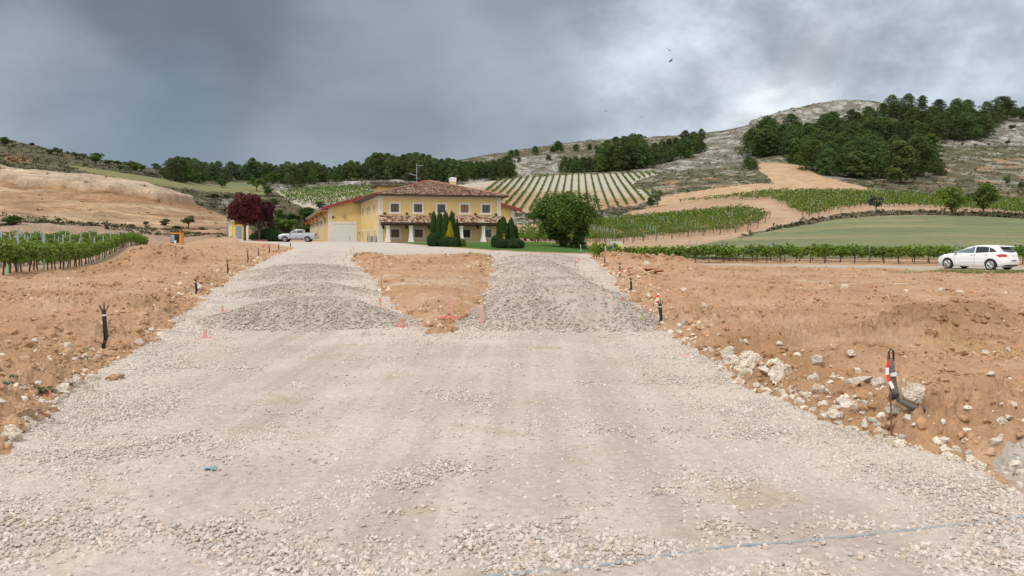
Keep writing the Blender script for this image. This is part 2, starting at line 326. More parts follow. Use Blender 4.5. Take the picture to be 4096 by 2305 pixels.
# ------------------------------------------------------------------ materials
def nt(m):
    m.use_nodes = True; t = m.node_tree; return t, t.nodes, t.links, t.nodes['Principled BSDF']
def ground_mat(name, s1, s2, amt, bump, bscale, rough=.95):
    m = bpy.data.materials.new(name); t, N, L, P = nt(m)
    P.inputs['Roughness'].default_value = rough; P.inputs['Specular IOR Level'].default_value = .15
    at_ = N.new('ShaderNodeAttribute'); at_.attribute_name = 'Col'
    tc = N.new('ShaderNodeTexCoord')
    a = N.new('ShaderNodeTexNoise'); a.inputs['Scale'].default_value = s1; a.inputs['Detail'].default_value = 6; a.inputs['Roughness'].default_value = .7
    b = N.new('ShaderNodeTexNoise'); b.inputs['Scale'].default_value = s2; b.inputs['Detail'].default_value = 5; b.inputs['Roughness'].default_value = .65
    L.new(tc.outputs['Object'], a.inputs['Vector']); L.new(tc.outputs['Object'], b.inputs['Vector'])
    ad = N.new('ShaderNodeMath'); ad.operation = 'ADD'; L.new(a.outputs['Fac'], ad.inputs[0]); L.new(b.outputs['Fac'], ad.inputs[1])
    mr = N.new('ShaderNodeMapRange'); mr.inputs['From Min'].default_value = .6; mr.inputs['From Max'].default_value = 1.4
    mr.inputs['To Min'].default_value = 1-amt; mr.inputs['To Max'].default_value = 1+amt
    L.new(ad.outputs[0], mr.inputs['Value'])
    mx = N.new('ShaderNodeMix'); mx.data_type = 'RGBA'; mx.blend_type = 'MULTIPLY'; mx.inputs['Factor'].default_value = 1
    L.new(at_.outputs['Color'], mx.inputs['A']); L.new(mr.outputs['Result'], mx.inputs['B'])
    L.new(mx.outputs['Result'], P.inputs['Base Color'])
    bp = N.new('ShaderNodeBump'); bp.inputs['Strength'].default_value = bump; bp.inputs['Distance'].default_value = bscale
    L.new(ad.outputs[0], bp.inputs['Height']); L.new(bp.outputs['Normal'], P.inputs['Normal'])
    return m
def mat(name, color, rough=.6, metal=0, nscale=0, namt=.15, spec=.4, bump=0, trans=0, coat=0, attr=False, rand=0):
    m = bpy.data.materials.new(name); t, N, L, P = nt(m)
    P.inputs['Base Color'].default_value = (*color, 1); P.inputs['Roughness'].default_value = rough
    P.inputs['Metallic'].default_value = metal; P.inputs['Specular IOR Level'].default_value = spec
    if coat: P.inputs['Coat Weight'].default_value = coat; P.inputs['Coat Roughness'].default_value = .08
    src = None
    if attr:
        a = N.new('ShaderNodeAttribute'); a.attribute_name = 'Col'
        mx = N.new('ShaderNodeMix'); mx.data_type = 'RGBA'; mx.blend_type = 'MULTIPLY'; mx.inputs['Factor'].default_value = 1
        mx.inputs['A'].default_value = (*color, 1); L.new(a.outputs['Color'], mx.inputs['B']); src = mx.outputs['Result']
    if nscale:
        tc = N.new('ShaderNodeTexCoord'); n = N.new('ShaderNodeTexNoise'); n.inputs['Scale'].default_value = nscale; n.inputs['Detail'].default_value = 5
        L.new(tc.outputs['Object'], n.inputs['Vector'])
        mr = N.new('ShaderNodeMapRange'); mr.inputs['From Min'].default_value = .3; mr.inputs['From Max'].default_value = .7
        mr.inputs['To Min'].default_value = 1-namt; mr.inputs['To Max'].default_value = 1+namt; L.new(n.outputs['Fac'], mr.inputs['Value'])
        mx = N.new('ShaderNodeMix'); mx.data_type = 'RGBA'; mx.blend_type = 'MULTIPLY'; mx.inputs['Factor'].default_value = 1
        if src: L.new(src, mx.inputs['A'])
        else: mx.inputs['A'].default_value = (*color, 1)
        L.new(mr.outputs['Result'], mx.inputs['B']); src = mx.outputs['Result']
        if bump:
            bp = N.new('ShaderNodeBump'); bp.inputs['Strength'].default_value = bump; bp.inputs['Distance'].default_value = .02
            L.new(n.outputs['Fac'], bp.inputs['Height']); L.new(bp.outputs['Normal'], P.inputs['Normal'])
    if rand:
        oi = N.new('ShaderNodeObjectInfo'); hs = N.new('ShaderNodeHueSaturation')
        def rg(lo, hi, mul):
            w = N.new('ShaderNodeMath'); w.operation = 'MULTIPLY'; w.inputs[1].default_value = mul; L.new(oi.outputs['Random'], w.inputs[0])
            f_ = N.new('ShaderNodeMath'); f_.operation = 'FRACT'; L.new(w.outputs[0], f_.inputs[0])
            r = N.new('ShaderNodeMapRange'); r.inputs['To Min'].default_value = lo; r.inputs['To Max'].default_value = hi; L.new(f_.outputs[0], r.inputs['Value']); return r.outputs['Result']
        L.new(rg(.5-.03*rand, .5+.02*rand, 1), hs.inputs['Hue']); L.new(rg(1-.35*rand, 1+.35*rand, 7.31), hs.inputs['Value']); L.new(rg(1-.2*rand, 1.05, 3.7), hs.inputs['Saturation'])
        if src: L.new(src, hs.inputs['Color'])
        else: hs.inputs['Color'].default_value = (*color, 1)
        src = hs.outputs['Color']
    if src: L.new(src, P.inputs['Base Color'])
    if trans:
        tr = N.new('ShaderNodeBsdfTranslucent'); ms = N.new('ShaderNodeMixShader'); ms.inputs[0].default_value = trans
        if src: L.new(src, tr.inputs['Color'])
        else: tr.inputs['Color'].default_value = (*color, 1)
        out = N['Material Output']; L.new(P.outputs[0], ms.inputs[1]); L.new(tr.outputs[0], ms.inputs[2]); L.new(ms.outputs[0], out.inputs['Surface'])
    return m
# ------------------------------------------------------------------ objects
def tag(o, label=None, cat=None, group=None, kind=None):
    if label: o['label'] = label
    if cat: o['category'] = cat
    if group: o['group'] = group
    if kind: o['kind'] = kind
    return o
def empty(name, loc, rz=0, label=None, cat=None, group=None, scale=1):
    o = bpy.data.objects.new(name, None); COL.objects.link(o); o.location = loc; o.rotation_euler = (0, 0, rz); o.scale = (scale,)*3
    o.empty_display_size = .2
    return tag(o, label, cat, group)
def link(name, me, parent=None, loc=None, rz=0):
    o = bpy.data.objects.new(name, me); COL.objects.link(o)
    if parent: o.parent = parent
    if loc is not None: o.location = loc
    if rz: o.rotation_euler = (0, 0, rz)
    return o
def npmesh(name, V, Fc, m, col=None, smooth=False, mi=None):
    """mesh from numpy arrays; Fc is (n,3) or (n,4)"""
    V = np.ascontiguousarray(V, np.float32); Fc = np.ascontiguousarray(Fc, np.int32); k = Fc.shape[1]
    me = bpy.data.meshes.new(name); me.vertices.add(len(V)); me.vertices.foreach_set('co', V.ravel())
    me.loops.add(Fc.size); me.loops.foreach_set('vertex_index', Fc.ravel())
    me.polygons.add(len(Fc)); me.polygons.foreach_set('loop_start', np.arange(0, Fc.size, k, dtype=np.int32))
    if smooth is not False: me.polygons.foreach_set('use_smooth', np.ones(len(Fc), bool))
    else: me.polygons.foreach_set('use_smooth', np.zeros(len(Fc), bool))
    me.update(calc_edges=True)
    if col is not None:
        a = me.color_attributes.new('Col', 'FLOAT_COLOR', 'POINT')
        a.data.foreach_set('color', np.concatenate([col, np.ones((len(V), 1))], 1).astype(np.float32).ravel())
    me.materials.append(m); return me
class MB:
    def __init__(s): s.v = []; s.f = []
    def add(s, vs, fs):
        n = len(s.v); s.v += [tuple(p) for p in vs]; s.f += [tuple(i+n for i in f) for f in fs]; return s
    def box(s, x0, x1, y0, y1, z0, z1):
        return s.add([(x0,y0,z0),(x1,y0,z0),(x1,y1,z0),(x0,y1,z0),(x0,y0,z1),(x1,y0,z1),(x1,y1,z1),(x0,y1,z1)],
                     [(0,3,2,1),(4,5,6,7),(0,1,5,4),(1,2,6,5),(2,3,7,6),(3,0,4,7)])
    def tube(s, pts, rs, n=8, cap=True):
        pts = [Vector(p) for p in pts]
        if not hasattr(rs, '__len__'): rs = [rs]*len(pts)
        k = len(s.v); ref = Vector((0, 0, 1))
        for i, p in enumerate(pts):
            t = (pts[min(i+1, len(pts)-1)]-pts[max(i-1, 0)]).normalized()
            if abs(t.dot(ref)) > .95: u = t.cross(Vector((1, 0, 0))).normalized() if i == 0 or True else u
            else: u = t.cross(ref).normalized()
            w = t.cross(u)
            for j in range(n):
                a = 2*math.pi*j/n; q = p+(u*math.cos(a)+w*math.sin(a))*rs[i]; s.v.append(tuple(q))
        for i in range(len(pts)-1):
            for j in range(n):
                a = k+i*n+j; b = k+i*n+(j+1) % n; s.f.append((a, b, b+n, a+n))
        if cap: s.f.append(tuple(k+j for j in range(n))[::-1]); s.f.append(tuple(k+(len(pts)-1)*n+j for j in range(n)))
        return s
    def prism(s, poly, y0, y1, ax='y'):
        """poly of (x,z) pushed from y0 to y1"""
        n = len(poly); f = (lambda a, b, t: (a, t, b)) if ax == 'y' else (lambda a, b, t: (t, a, b)) if ax == 'x' else (lambda a, b, t: (a, b, t))
        vs = [f(a, b, y0) for a, b in poly]+[f(a, b, y1) for a, b in poly]
        return s.add(vs, [tuple(range(n)), tuple(range(2*n-1, n-1, -1))]+[(i, i+n, (i+1) % n+n, (i+1) % n) for i in range(n)])
    def lathe(s, prof, n=16, c=(0, 0, 0)):
        k = len(s.v)
        for r, z in prof:
            for j in range(n): a = 2*math.pi*j/n; s.v.append((c[0]+r*math.cos(a), c[1]+r*math.sin(a), c[2]+z))
        for i in range(len(prof)-1):
            for j in range(n): a = k+i*n+j; b = k+i*n+(j+1) % n; s.f.append((a, b, b+n, a+n))
        s.f.append(tuple(k+j for j in range(n))[::-1]); s.f.append(tuple(k+(len(prof)-1)*n+j for j in range(n)))
        return s
    def mesh(s, name, m, smooth=False, fix=True):
        me = bpy.data.meshes.new(name); me.from_pydata(s.v, [], s.f)
        if fix:
            bm = bmesh.new(); bm.from_mesh(me); bmesh.ops.recalc_face_normals(bm, faces=bm.faces); bm.to_mesh(me); bm.free()
        if smooth: me.polygons.foreach_set('use_smooth', [True]*len(me.polygons))
        me.materials.append(m); me.update(); return me
    def build(s, name, m, parent=None, smooth=False, loc=None):
        return link(name, s.mesh(name, m, smooth), parent, loc)
def copy_tree(o, loc=None, rz=None, scale=None, label=None, group=None):
    r = o.copy(); COL.objects.link(r)
    for ch in o.children:
        c = ch.copy(); COL.objects.link(c); c.parent = r
        for g in ch.children:
            d = g.copy(); COL.objects.link(d); d.parent = c
    if loc is not None: r.location = loc
    if rz is not None: r.rotation_euler = (0, 0, rz)
    if scale is not None: r.scale = scale if hasattr(scale, '__len__') else (scale,)*3
    if label: r['label'] = label
    if group: r['group'] = group
    return r
# ------------------------------------------------------------------ stakes etc. (positions are needed by the ground paint)
STAKES = [  # qx, qy foot, height in q, kind, paint
 (516,850,21,'pink',1),(560,784,15,'tan',1),(596,738,8,'tan',0),(957,769.5,19,'pinktop',1),(1011,823,22,'pinktop',1),
 (918,727,10,'tan',0),(874,683,8,'red',0),(869,669,7,'tan',0),(864,658,7,'tan',0),(872,645,7,'tan',0),(883,637,9,'tan',0),(889,630,11,'tan',0),
 (1137,812,62,'pink',1),(1211.5,816,46,'pink',0),(1214,767,23,'tan',0),(1213,734,14,'tan',0),(1228,698,12,'tan',0),(1231,675,12,'tan',0),(1234,666,11,'tan',0),(1251,646,7,'tan',0),(1256,642,8,'tan',0),
 (1112.6,639,8,'tan',0),(1448,662,9,'red',0),(1455,655,6,'red',0),(1447,671,9,'red',0),(1454.6,682,13,'tan',0),(1470,693,12,'tan',0),(1487.6,706,12,'tan',0),(1516,732,16,'tan',0),(1566,756,9,'red',0),(1617,807,13,'green',0),(1371,681,6,'tan',0)]
PAINT = []
for a in STAKES:
    if a[4]:
        p = at(a[0], a[1]); PAINT.append((p[0], p[1], .15))
PAINT.append((*at(1716, 893), .12))
# ------------------------------------------------------------------ ground sheets
def build_ground():
    cols = np.concatenate([np.arange(-900, -60, 30), np.arange(-60, 2640, 3.0), np.arange(2640, 3500, 30)])
    ys = [2.6]
    while ys[-1] < 900:
        y = ys[-1]; ys.append(y*(1+(.0022 if 133 < y < 172 or 102 < y < 112 else .0042 if y < 24 else .0052 if y < 90 else .0058 if y < 560 else .02)))
    ys = np.array(ys); Yg, Qg = np.meshgrid(ys, cols, indexing='ij'); Xg = (Qg-CX)/F*Yg
    z, reg, c = survey(Xg, Yg)
    nr, nc = z.shape; idx = np.arange(nr*nc).reshape(nr, nc)
    quads = np.stack([idx[:-1,:-1], idx[:-1,1:], idx[1:,1:], idx[1:,:-1]], -1).reshape(-1, 4)
    fr = reg[:-1,:-1].ravel()
    V = np.stack([Xg, Yg, z], -1).reshape(-1, 3); C = c.reshape(-1, 3)
    fine = ground_mat('crushed gravel surface', 60, 14, .30, .45, .012)
    dirt = ground_mat('ochre earth', 34, 5.5, .34, .6, .035)
    cut = ground_mat('sandy cut face', 2.2, .5, .38, 1, .45)
    fieldm = ground_mat('bare field soil', 6, .8, .22, .6, .06)
    crop = ground_mat('green cereal crop', 5, .6, .30, .9, .12)
    scrubm = ground_mat('dry scrub hillside', 1.2, .3, .55, 1, .4)
    tar = ground_mat('pale worn asphalt', 40, 1.2, .12, .3, .01)
    lawnm = ground_mat('mown grass', 22, 2, .30, .9, .03)
    names = {GRAVEL:('gravel_road', fine), DIRT:('ground', dirt), LAWNR:('lawn', lawnm), TARMAC:('road', tar), WHEAT:('wheat_field', crop), BANK:('earth_bank', cut), SOIL:('vineyard_soil', fieldm), HILL:('hillside', scrubm)}
    for r, (nm, m) in names.items():
        q = quads[fr == r]
        if not len(q): continue
        u, inv = np.unique(q, return_inverse=True)
        o = link(nm, npmesh(nm, V[u], inv.reshape(-1, 4), m, C[u], True)); o['kind'] = 'structure'
    # land round and behind the camera, out to the horizon
    mb = MB(); far = 4000
    ring = [(-far,-far),(far,-far),(far,far),(-far,far)]
    mb.add([(x, y, -2.5) for x, y in ring], [(0,1,2,3)])
    x0 = (-900-CX)/F; x1 = (3470-CX)/F
    mb.add([(x0*2.6,2.6,-.0),(x1*2.6,2.6,-.0),(30,-25,-.3),(-30,-25,-.3)], [(0,3,2,1)])
    o = mb.build('plain', mat('dry earth plain', (.40,.30,.2), .95, nscale=.4)); o['kind'] = 'structure'
build_ground()
# ------------------------------------------------------------------ loose stone
def stone_protos(n, rng, sub=1, flat=.72):
    out = []
    for i in range(n):
        bm = bmesh.new(); bmesh.ops.create_icosphere(bm, subdivisions=sub, radius=1)
        V = np.array([v.co[:] for v in bm.verts]); Fc = np.array([[v.index for v in f.verts] for f in bm.faces]); bm.free()
        for _ in range(7):           # chop with planes: angular crushed rock
            d = rng.normal(size=3); d /= np.linalg.norm(d); h = rng.uniform(.45, .8); t = V@d; k = t > h
            V[k] -= np.outer(t[k]-h, d)
        V *= 1+rng.uniform(-.10, .10, (len(V), 1)); V *= np.array([1, rng.uniform(.6, .95), rng.uniform(.45, flat)])
        out.append((V, Fc))
    return out
def rotm(n, rng, tilt=.5):
    a = rng.uniform(0, 2*np.pi, n); b = rng.normal(0, tilt, n); c = rng.normal(0, tilt, n)
    ca, sa, cb, sb, cc, sc_ = np.cos(a), np.sin(a), np.cos(b), np.sin(b), np.cos(c), np.sin(c); o = np.zeros(n); i = np.ones(n)
    Rz = np.stack([np.stack([ca,-sa,o],-1), np.stack([sa,ca,o],-1), np.stack([o,o,i],-1)], 1)
    Rx = np.stack([np.stack([i,o,o],-1), np.stack([o,cb,-sb],-1), np.stack([o,sb,cb],-1)], 1)
    Ry = np.stack([np.stack([cc,o,sc_],-1), np.stack([o,i,o],-1), np.stack([-sc_,o,cc],-1)], 1)
    return Rz@Rx@Ry
def scatter(protos, P, S, C, rng, tilt=.5):
    Vs = []; Fs = []; Cs = []; off = 0; n = len(P); which = rng.integers(0, len(protos), n)
    for i, (V, Fc) in enumerate(protos):
        k = np.nonzero(which == i)[0]
        if not len(k): continue
        R = rotm(len(k), rng, tilt); W = np.einsum('nij,vj->nvi', R, V)*S[k][:, None, None]+P[k][:, None, :]
        Vs.append(W.reshape(-1, 3)); Fs.append((Fc[None]+(np.arange(len(k))*len(V))[:, None, None]+off).reshape(-1, 3))
        Cs.append(np.repeat(C[k], len(V), 0)); off += len(k)*len(V)
    return np.concatenate(Vs), np.concatenate(Fs), np.concatenate(Cs)
def sample(n, y0, y1, rng, qa=-40, qb=2620):
    Y = np.sqrt(rng.uniform(y0*y0, y1*y1, n)); X = (rng.uniform(qa, qb, n)-CX)/F*Y; return X, Y
def stones():
    rng = np.random.default_rng(5)
    small = stone_protos(10, rng, 1)
    P = []; S = []; C = []
    def band(n, y0, y1, smin, smax):
        X, Y = sample(n, y0, y1, rng)
        zb = base(X, Y); r = roadmask(X, Y, zb) & (Y < 60); X, Y, zb = X[r], Y[r], zb[r]
        ed = edge_d(X, Y); qx, qy = q_of(X, Y, zb); hp = heapz(X, Y, HW)
        pn = fbm(X*.75, Y*.75, 201, 4)+.25*noise(X*3, Y*3, 202)
        D = .06+.9*ss(.12, .50, pn+.48*ss(1260, 1390, qy)*ss(400, 620, qx)+.12*ss(1160, 1300, qy)*ss(400, 560, qx)*(1-ss(900, 1200, qx)))
        sand = inpoly(qx, qy+6*noise(X*2, Y*2, 203), [(1200,1462),(1500,1432),(1900,1378),(2300,1330),(2576,1300),(2576,1330),(2300,1372),(1900,1420),(1600,1470)])
        D = np.where(sand, .05, D)
        D = np.maximum(D, (1-ss(.3, 1.7, ed+.5*noise(X*1.2, Y*1.2, 204)))*.95)
        D = np.maximum(D, .95*(hp > .03)*(.25+.75*ss(-.35, .1, noise(X*.9, Y*.9, 205)+1.2*(.30-hp))))
        D = np.where(inpoly(qx, qy, [(150,1000),(470,860),(500,1100),(350,1290),(0,1450),(-100,1200)]), np.maximum(D, .75*ss(-.2, .25, pn)), D)
        D = D*(1-.5*ss(45, 60, Y))
        k = rng.uniform(size=len(X)) < D; X, Y, hp, ed, qy = X[k], Y[k], hp[k], ed[k], qy[k]
        z = height(X, Y); s = smin+(smax-smin)*rng.uniform(size=len(X))**2.2
        s = s*(1+.25*ss(1230, 1430, qy))
        P.append(np.stack([X, Y, z+s*.10+np.clip(hp, 0, .02)], -1)); S.append(s)
        b = rng.uniform(.82, 1.15, len(X))[:, None]
        c = np.array([.53,.473,.43])*b; warm = rng.uniform(size=len(X))[:, None]; c = c*(1-.25*(warm > .8)*np.array([0,.25,.6]))
        hh = np.clip(hp/.12, 0, 1)[:, None]; c = c*(1-hh)+c*np.array([.83,.81,.80])*hh
        C.append(c)
        for sx, sy, sr in PAINT:
            w = (np.hypot(X-sx, (Y-sy)*.7) < sr*.8) & (rng.uniform(size=len(X)) < .45); C[-1][w] = (.72,.27,.24)
    band(130000, 3.6, 9.5, .007, .027)
    band(125000, 9.5, 22, .012, .034)
    band(105000, 15, 38, .02, .05)
    band(26000, 36, 60, .04, .08)
    P, S, C = map(np.concatenate, (P, S, C))
    V, Fc, Cc = scatter(small, P, S, C, rng)
    m = mat('crushed limestone', (1,1,1), .9, attr=True, nscale=30, namt=.15, spec=.2)
    o = link('gravel', npmesh('gravel', V, Fc, m, Cc)); tag(o, 'loose pale crushed stone strewn over the gravel tracks', 'gravel', kind='stuff')
    print('stones', len(P))
    # earth clods and pebbles on the dirt
    P = []; S = []; C = []
    def dirt(n, y0, y1, smin, smax, white):
        X, Y = sample(n, y0, y1, rng); zb = base(X, Y); qx, qy = q_of(X, Y, zb)
        r = ~roadmask(X, Y, zb) & (Y < 72) & ~inpoly(qx, qy, P_TAR) & ~(inpoly(qx, qy, P_VL)) & (qx > -50) & (qy < 1240) & ((Y < 48) | (qx < 1500)) & ~inpoly(qx, qy, LAWN)
        X, Y, qx = X[r], Y[r], qx[r]; ed = edge_d(X, Y)
        D = .10+.6*ss(-.1, .45, fbm(X*.35, Y*.5, 211, 4)); mn = heapz(X, Y, MW); D = np.maximum(D, ss(.05, .2, mn)*.8); D = np.maximum(D, (1-ss(.3, 1.6, ed))*.8)
        D = np.where(inpoly(qx, HY+(CAMZ-base(X, Y))/Y*F, [(960,690),(1230,690),(1190,780),(1000,775)]), D*.1, D)
        k = rng.uniform(size=len(X)) < D; X, Y, ed, qx = X[k], Y[k], ed[k], qx[k]
        z, _, c = survey(X, Y); s = smin+(smax-smin)*rng.uniform(size=len(X))**3.5
        w = (rng.uniform(size=len(X)) < white*(1+4*(1-ss(.2, 1.7, ed))*(1+(qx > 1300))))
        c = c*rng.uniform(.88, 1.12, (len(X), 1)); c[w] = np.array([.60,.53,.44])*rng.uniform(.85, 1.1, (w.sum(), 1))
        P.append(np.stack([X, Y, z+s*.05], -1)); S.append(s); C.append(c)
    dirt(26000, 4, 12, .010, .075, .05); dirt(40000, 11, 26, .016, .11, .035); dirt(28000, 24, 52, .03, .17, .03); dirt(5000, 45, 72, .08, .3, .02)
    P, S, C = map(np.concatenate, (P, S, C))
    V, Fc, Cc = scatter(stone_protos(8, rng, 1, .8), P, S, C, rng)
    o = link('rubble', npmesh('rubble', V, Fc, mat('earth clods', (1,1,1), .95, attr=True, nscale=20, namt=.2, spec=.1), Cc, False))
    tag(o, 'crumbled ochre clods and pebbles on the bare earth', 'rubble', kind='stuff'); print('clods', len(P))
stones()
# ------------------------------------------------------------------ big rocks, each its own thing
def rocks():
    rng = np.random.default_rng(21)
    white = mat('pale limestone block', (.58,.52,.44), .9, nscale=6, namt=.22, bump=.5, spec=.2, rand=.5)
    ochre = mat('hard ochre clod', (.41,.26,.16), .95, nscale=5, namt=.25, bump=.5, spec=.1, rand=.35)
    def proto(m, nm, seed):
        r = np.random.default_rng(seed); V, Fc = stone_protos(1, r, 4, .85)[0]
        V = V*(1+.16*fbm(V[:,0]*2.1+V[:,2]*3.1+seed, V[:,1]*2.1+V[:,2]*1.3, seed, 4)[:, None]); return npmesh(nm, V, Fc, m)
    for m_, cc in ((white, (.36,.25,.16,1)),):      # soil stains
        t = m_.node_tree; P_ = t.nodes['Principled BSDF']; src = P_.inputs['Base Color'].links[0].from_socket
        n_ = t.nodes.new('ShaderNodeTexNoise'); n_.inputs['Scale'].default_value = 2.3; n_.inputs['Detail'].default_value = 6; tc_ = t.nodes.new('ShaderNodeTexCoord'); t.links.new(tc_.outputs['Object'], n_.inputs['Vector'])
        r_ = t.nodes.new('ShaderNodeMapRange'); r_.inputs['From Min'].default_value = .50; r_.inputs['From Max'].default_value = .66; r_.inputs['To Max'].default_value = .75; t.links.new(n_.outputs['Fac'], r_.inputs['Value'])
        x_ = t.nodes.new('ShaderNodeMix'); x_.data_type = 'RGBA'; t.links.new(r_.outputs['Result'], x_.inputs['Factor']); t.links.new(src, x_.inputs['A']); x_.inputs['B'].default_value = cc; t.links.new(x_.outputs['Result'], P_.inputs['Base Color'])
    wm = [proto(white, 'limestone_rock', 300+i) for i in range(7)]; om = [proto(ochre, 'earth_clod', 330+i) for i in range(5)]
    def put(qx, qy, wq, kind, label, group=None):
        X, Y = at(qx, qy, height); s = wq*Y/F/2*1.22; me = (wm if kind else om)[rng.integers(0, 7 if kind else 5)]
        o = link('limestone_rock' if kind else 'earth_clod', me, None, (X, Y, Zs(X, Y)+s*.08)); o.scale = (s*rng.uniform(.9, 1.15), s*rng.uniform(.8, 1.1), s*rng.uniform(.75, 1.05)); o.rotation_euler = (rng.uniform(-.4,.4), rng.uniform(-.4,.4), rng.uniform(0, 6.28))
        tag(o, label, 'rock' if kind else 'clod', group)
    single = [(2160,968,56,1,'broad pale limestone rock lying on the ochre earth beyond the taped rod'),
     (2215,975,40,1,'mottled pale rock just beside the broad limestone rock'),(2150,948,30,1,'small white rock above the broad limestone rock on ochre earth'),
     (2300,1058,58,1,'rough whitish rock just behind the bent grey cable bundle'),(2325,972,34,1,'rounded cream stone standing clear on the earth above the bent cable'),
     (2520,1080,36,1,'grey white rock lying alone near the right end of the earth bank'),(2180,900,24,1,'small pale stone alone on the brown earth slope'),
     (2480,893,26,1,'small white stone beneath the low brown earth mound'),(1830,893,40,1,'pale block in the ochre bank where the loose rocks begin'),
     (1880,895,36,1,'pale rock half buried beyond the large rock heap'),(1890,925,72,1,'largest pale rock at the top of the loose rock heap'),
     (1968,968,62,1,'long pale rock at the foot of the rock heap'),(1905,945,46,1,'grey tinged rock in the middle of the rock heap'),(1955,940,50,1,'jagged cream rock in the rock heap beside the earth'),
     (2060,935,34,1,'whitish rock resting on the earth right of the rock heap'),(2045,972,30,1,'smaller whitish rock set in the earth right of the rock heap'),(2140,910,26,1,'pale stone on the crest of the earth above the rock heap'),
     (1720,740,20,1,'white stone among broken earth near the striped tape'),(2060,1000,44,1,'bright rock at the gravel edge before the grey pipe stub'),(2130,1040,50,1,'flat bright rock behind the grey pipe stub'),
     (2100,1062,46,1,'cream rock wedged below the grey pipe stub'),(2170,1068,40,1,'cream rock at the gravel edge right of the pipe stub'),(2250,1075,40,1,'dusty rock at the foot of the taped rod'),
     (1240,862,0,1,''),(1168,800,34,0,'brown boulder at the tip of the earth triangle by the pink post'),(455,808,26,1,'flat cream stone on the left gravel edge'),
     (185,820,40,0,'rounded ochre clod left of the upright black cable bundle'),(70,905,38,0,'flat brown clod on the left earth slope'),(30,1075,64,0,'cracked ochre clod at the lower left edge of the earth bank'),
     (52,1052,66,0,'biggest cracked ochre lump above the gravel at lower left'),(140,930,24,1,'white pebble stone on the left earth slope'),(385,858,34,0,'pinkish clod touching the left gravel edge'),
     (345,870,34,1,'cream rock at the left gravel edge below the clods'),(405,845,24,1,'small cream rock touching the left gravel edge'),(225,985,34,1,'pale rock in the ditch beside the left gravel edge'),
     (290,955,44,0,'rounded ochre clod above the ditch at the left gravel edge'),(545,606,12,0,'ochre clod on the far crest before the yellow hut'),(580,604,10,1,'whitish stone on the far crest before the yellow hut'),
     (400,636,16,0,'dark clod on top of the left earth heap'),(1860,905,40,0,'brown clod among the first pale rocks'),(2345,855,44,0,'dark brown overhanging clod in the low earth mound'),
     (2090,905,30,0,'ochre clod beyond the pale rock cluster'),(2270,700,16,0,'flat brown clod alone on the smooth earth before the white car'),(1625,665,14,1,'cream rock on the crest of the far right earth heap'),
     (1655,668,12,1,'second cream rock on the far right earth heap'),(1200,672,12,1,'white rock in the earth triangle near its far right corner'),(1180,674,14,1,'rough white rock beside the white one in the earth triangle'),
     (1160,705,16,1,'crumpled white scrap like stone in the middle of the earth triangle'),(890,672,0,0,''),(1600,760,30,0,'dark clod behind the second cable bundle on the right'),(1730,830,26,0,'ochre clod between the cable bundle and the pipe stub'),
     (1765,880,50,0,'large smooth ochre clod overhanging the gravel edge')]
    for a in single:
        if a[2]: put(*a)
    # the heap and the edge row along the right side of the gravel
    W = [at(x, y, height) for x, y in ROAD_R]
    def edge(n, i0, i1, lo, hi, kind, pf, label, group, off):
        for k in range(n):
            t = rng.uniform(i0, i1); i = int(t); f = t-i; x = pf[i][0]*(1-f)+pf[i+1][0]*f; y = pf[i][1]*(1-f)+pf[i+1][1]*f
            put(x+rng.uniform(*off), y+rng.uniform(-6, 6), rng.uniform(lo, hi), kind, label, group)
    edge(96, 7.6, 12.2, 9, 32, 1, ROAD_R, 'cream rock in the tumbled rock row between gravel and earth', 'rocks tumbled along the right gravel edge', (5, 75))
    edge(16, 4, 8, 10, 22, 1, ROAD_R, 'small pale rock at the gravel edge between the two near cable bundles', 'small rocks on the far right gravel edge', (0, 22))
    edge(20, 12, 15, 16, 34, 1, ROAD_R, 'weathered grey white rock on the gravel edge below the bent cable', 'rocks on the nearest right gravel edge', (-8, 30))
    edge(34, 1.2, 6.5, 16, 44, 1, ROAD_L, 'cream rock lining the left gravel edge under the earth', 'rocks along the left gravel edge', (-42, 2))
    edge(14, 2, 8, 14, 30, 0, ROAD_L, 'ochre clod fallen along the left gravel edge', 'clods along the left gravel edge', (-70, -15))
rocks()
# ------------------------------------------------------------------ shared paints
YEL = mat('yellow ochre render', (.68,.52,.235), .9, nscale=.7, namt=.09, spec=.1)
CREAM = mat('cream cast stone trim', (.66,.62,.56), .8, nscale=3, namt=.08, spec=.2)
BROWN = mat('dark brown timber', (.07,.035,.025), .6)
REDM = mat('dark red metal barge board', (.23,.035,.04), .45)
GREYR = mat('grey sheet roof', (.30,.33,.35), .5, nscale=1)
GLASS = mat('dark window glass', (.035,.03,.03), .12, spec=.7)
SHUT = mat('brown roller shutter', (.12,.075,.055), .55)
GDOOR = mat('pale grey sectional door', (.62,.66,.64), .5, spec=.4)
STEEL = mat('galvanised steel', (.34,.37,.40), .45, metal=.5)
RUSTY = mat('rusted iron', (.17,.085,.05), .8, nscale=20)
CONC = mat('grey concrete', (.42,.40,.37), .9, nscale=2)
WHITEP = mat('white painted metal', (.75,.76,.77), .4)
BLACK = mat('black plastic', (.02,.02,.022), .5)
TILE = mat('clay roof tiles', (1,1,1), .9, attr=True, nscale=9, namt=.25, spec=.1)
RIDGE = mat('red clay ridge', (.33,.18,.12), .85, nscale=6, namt=.3)
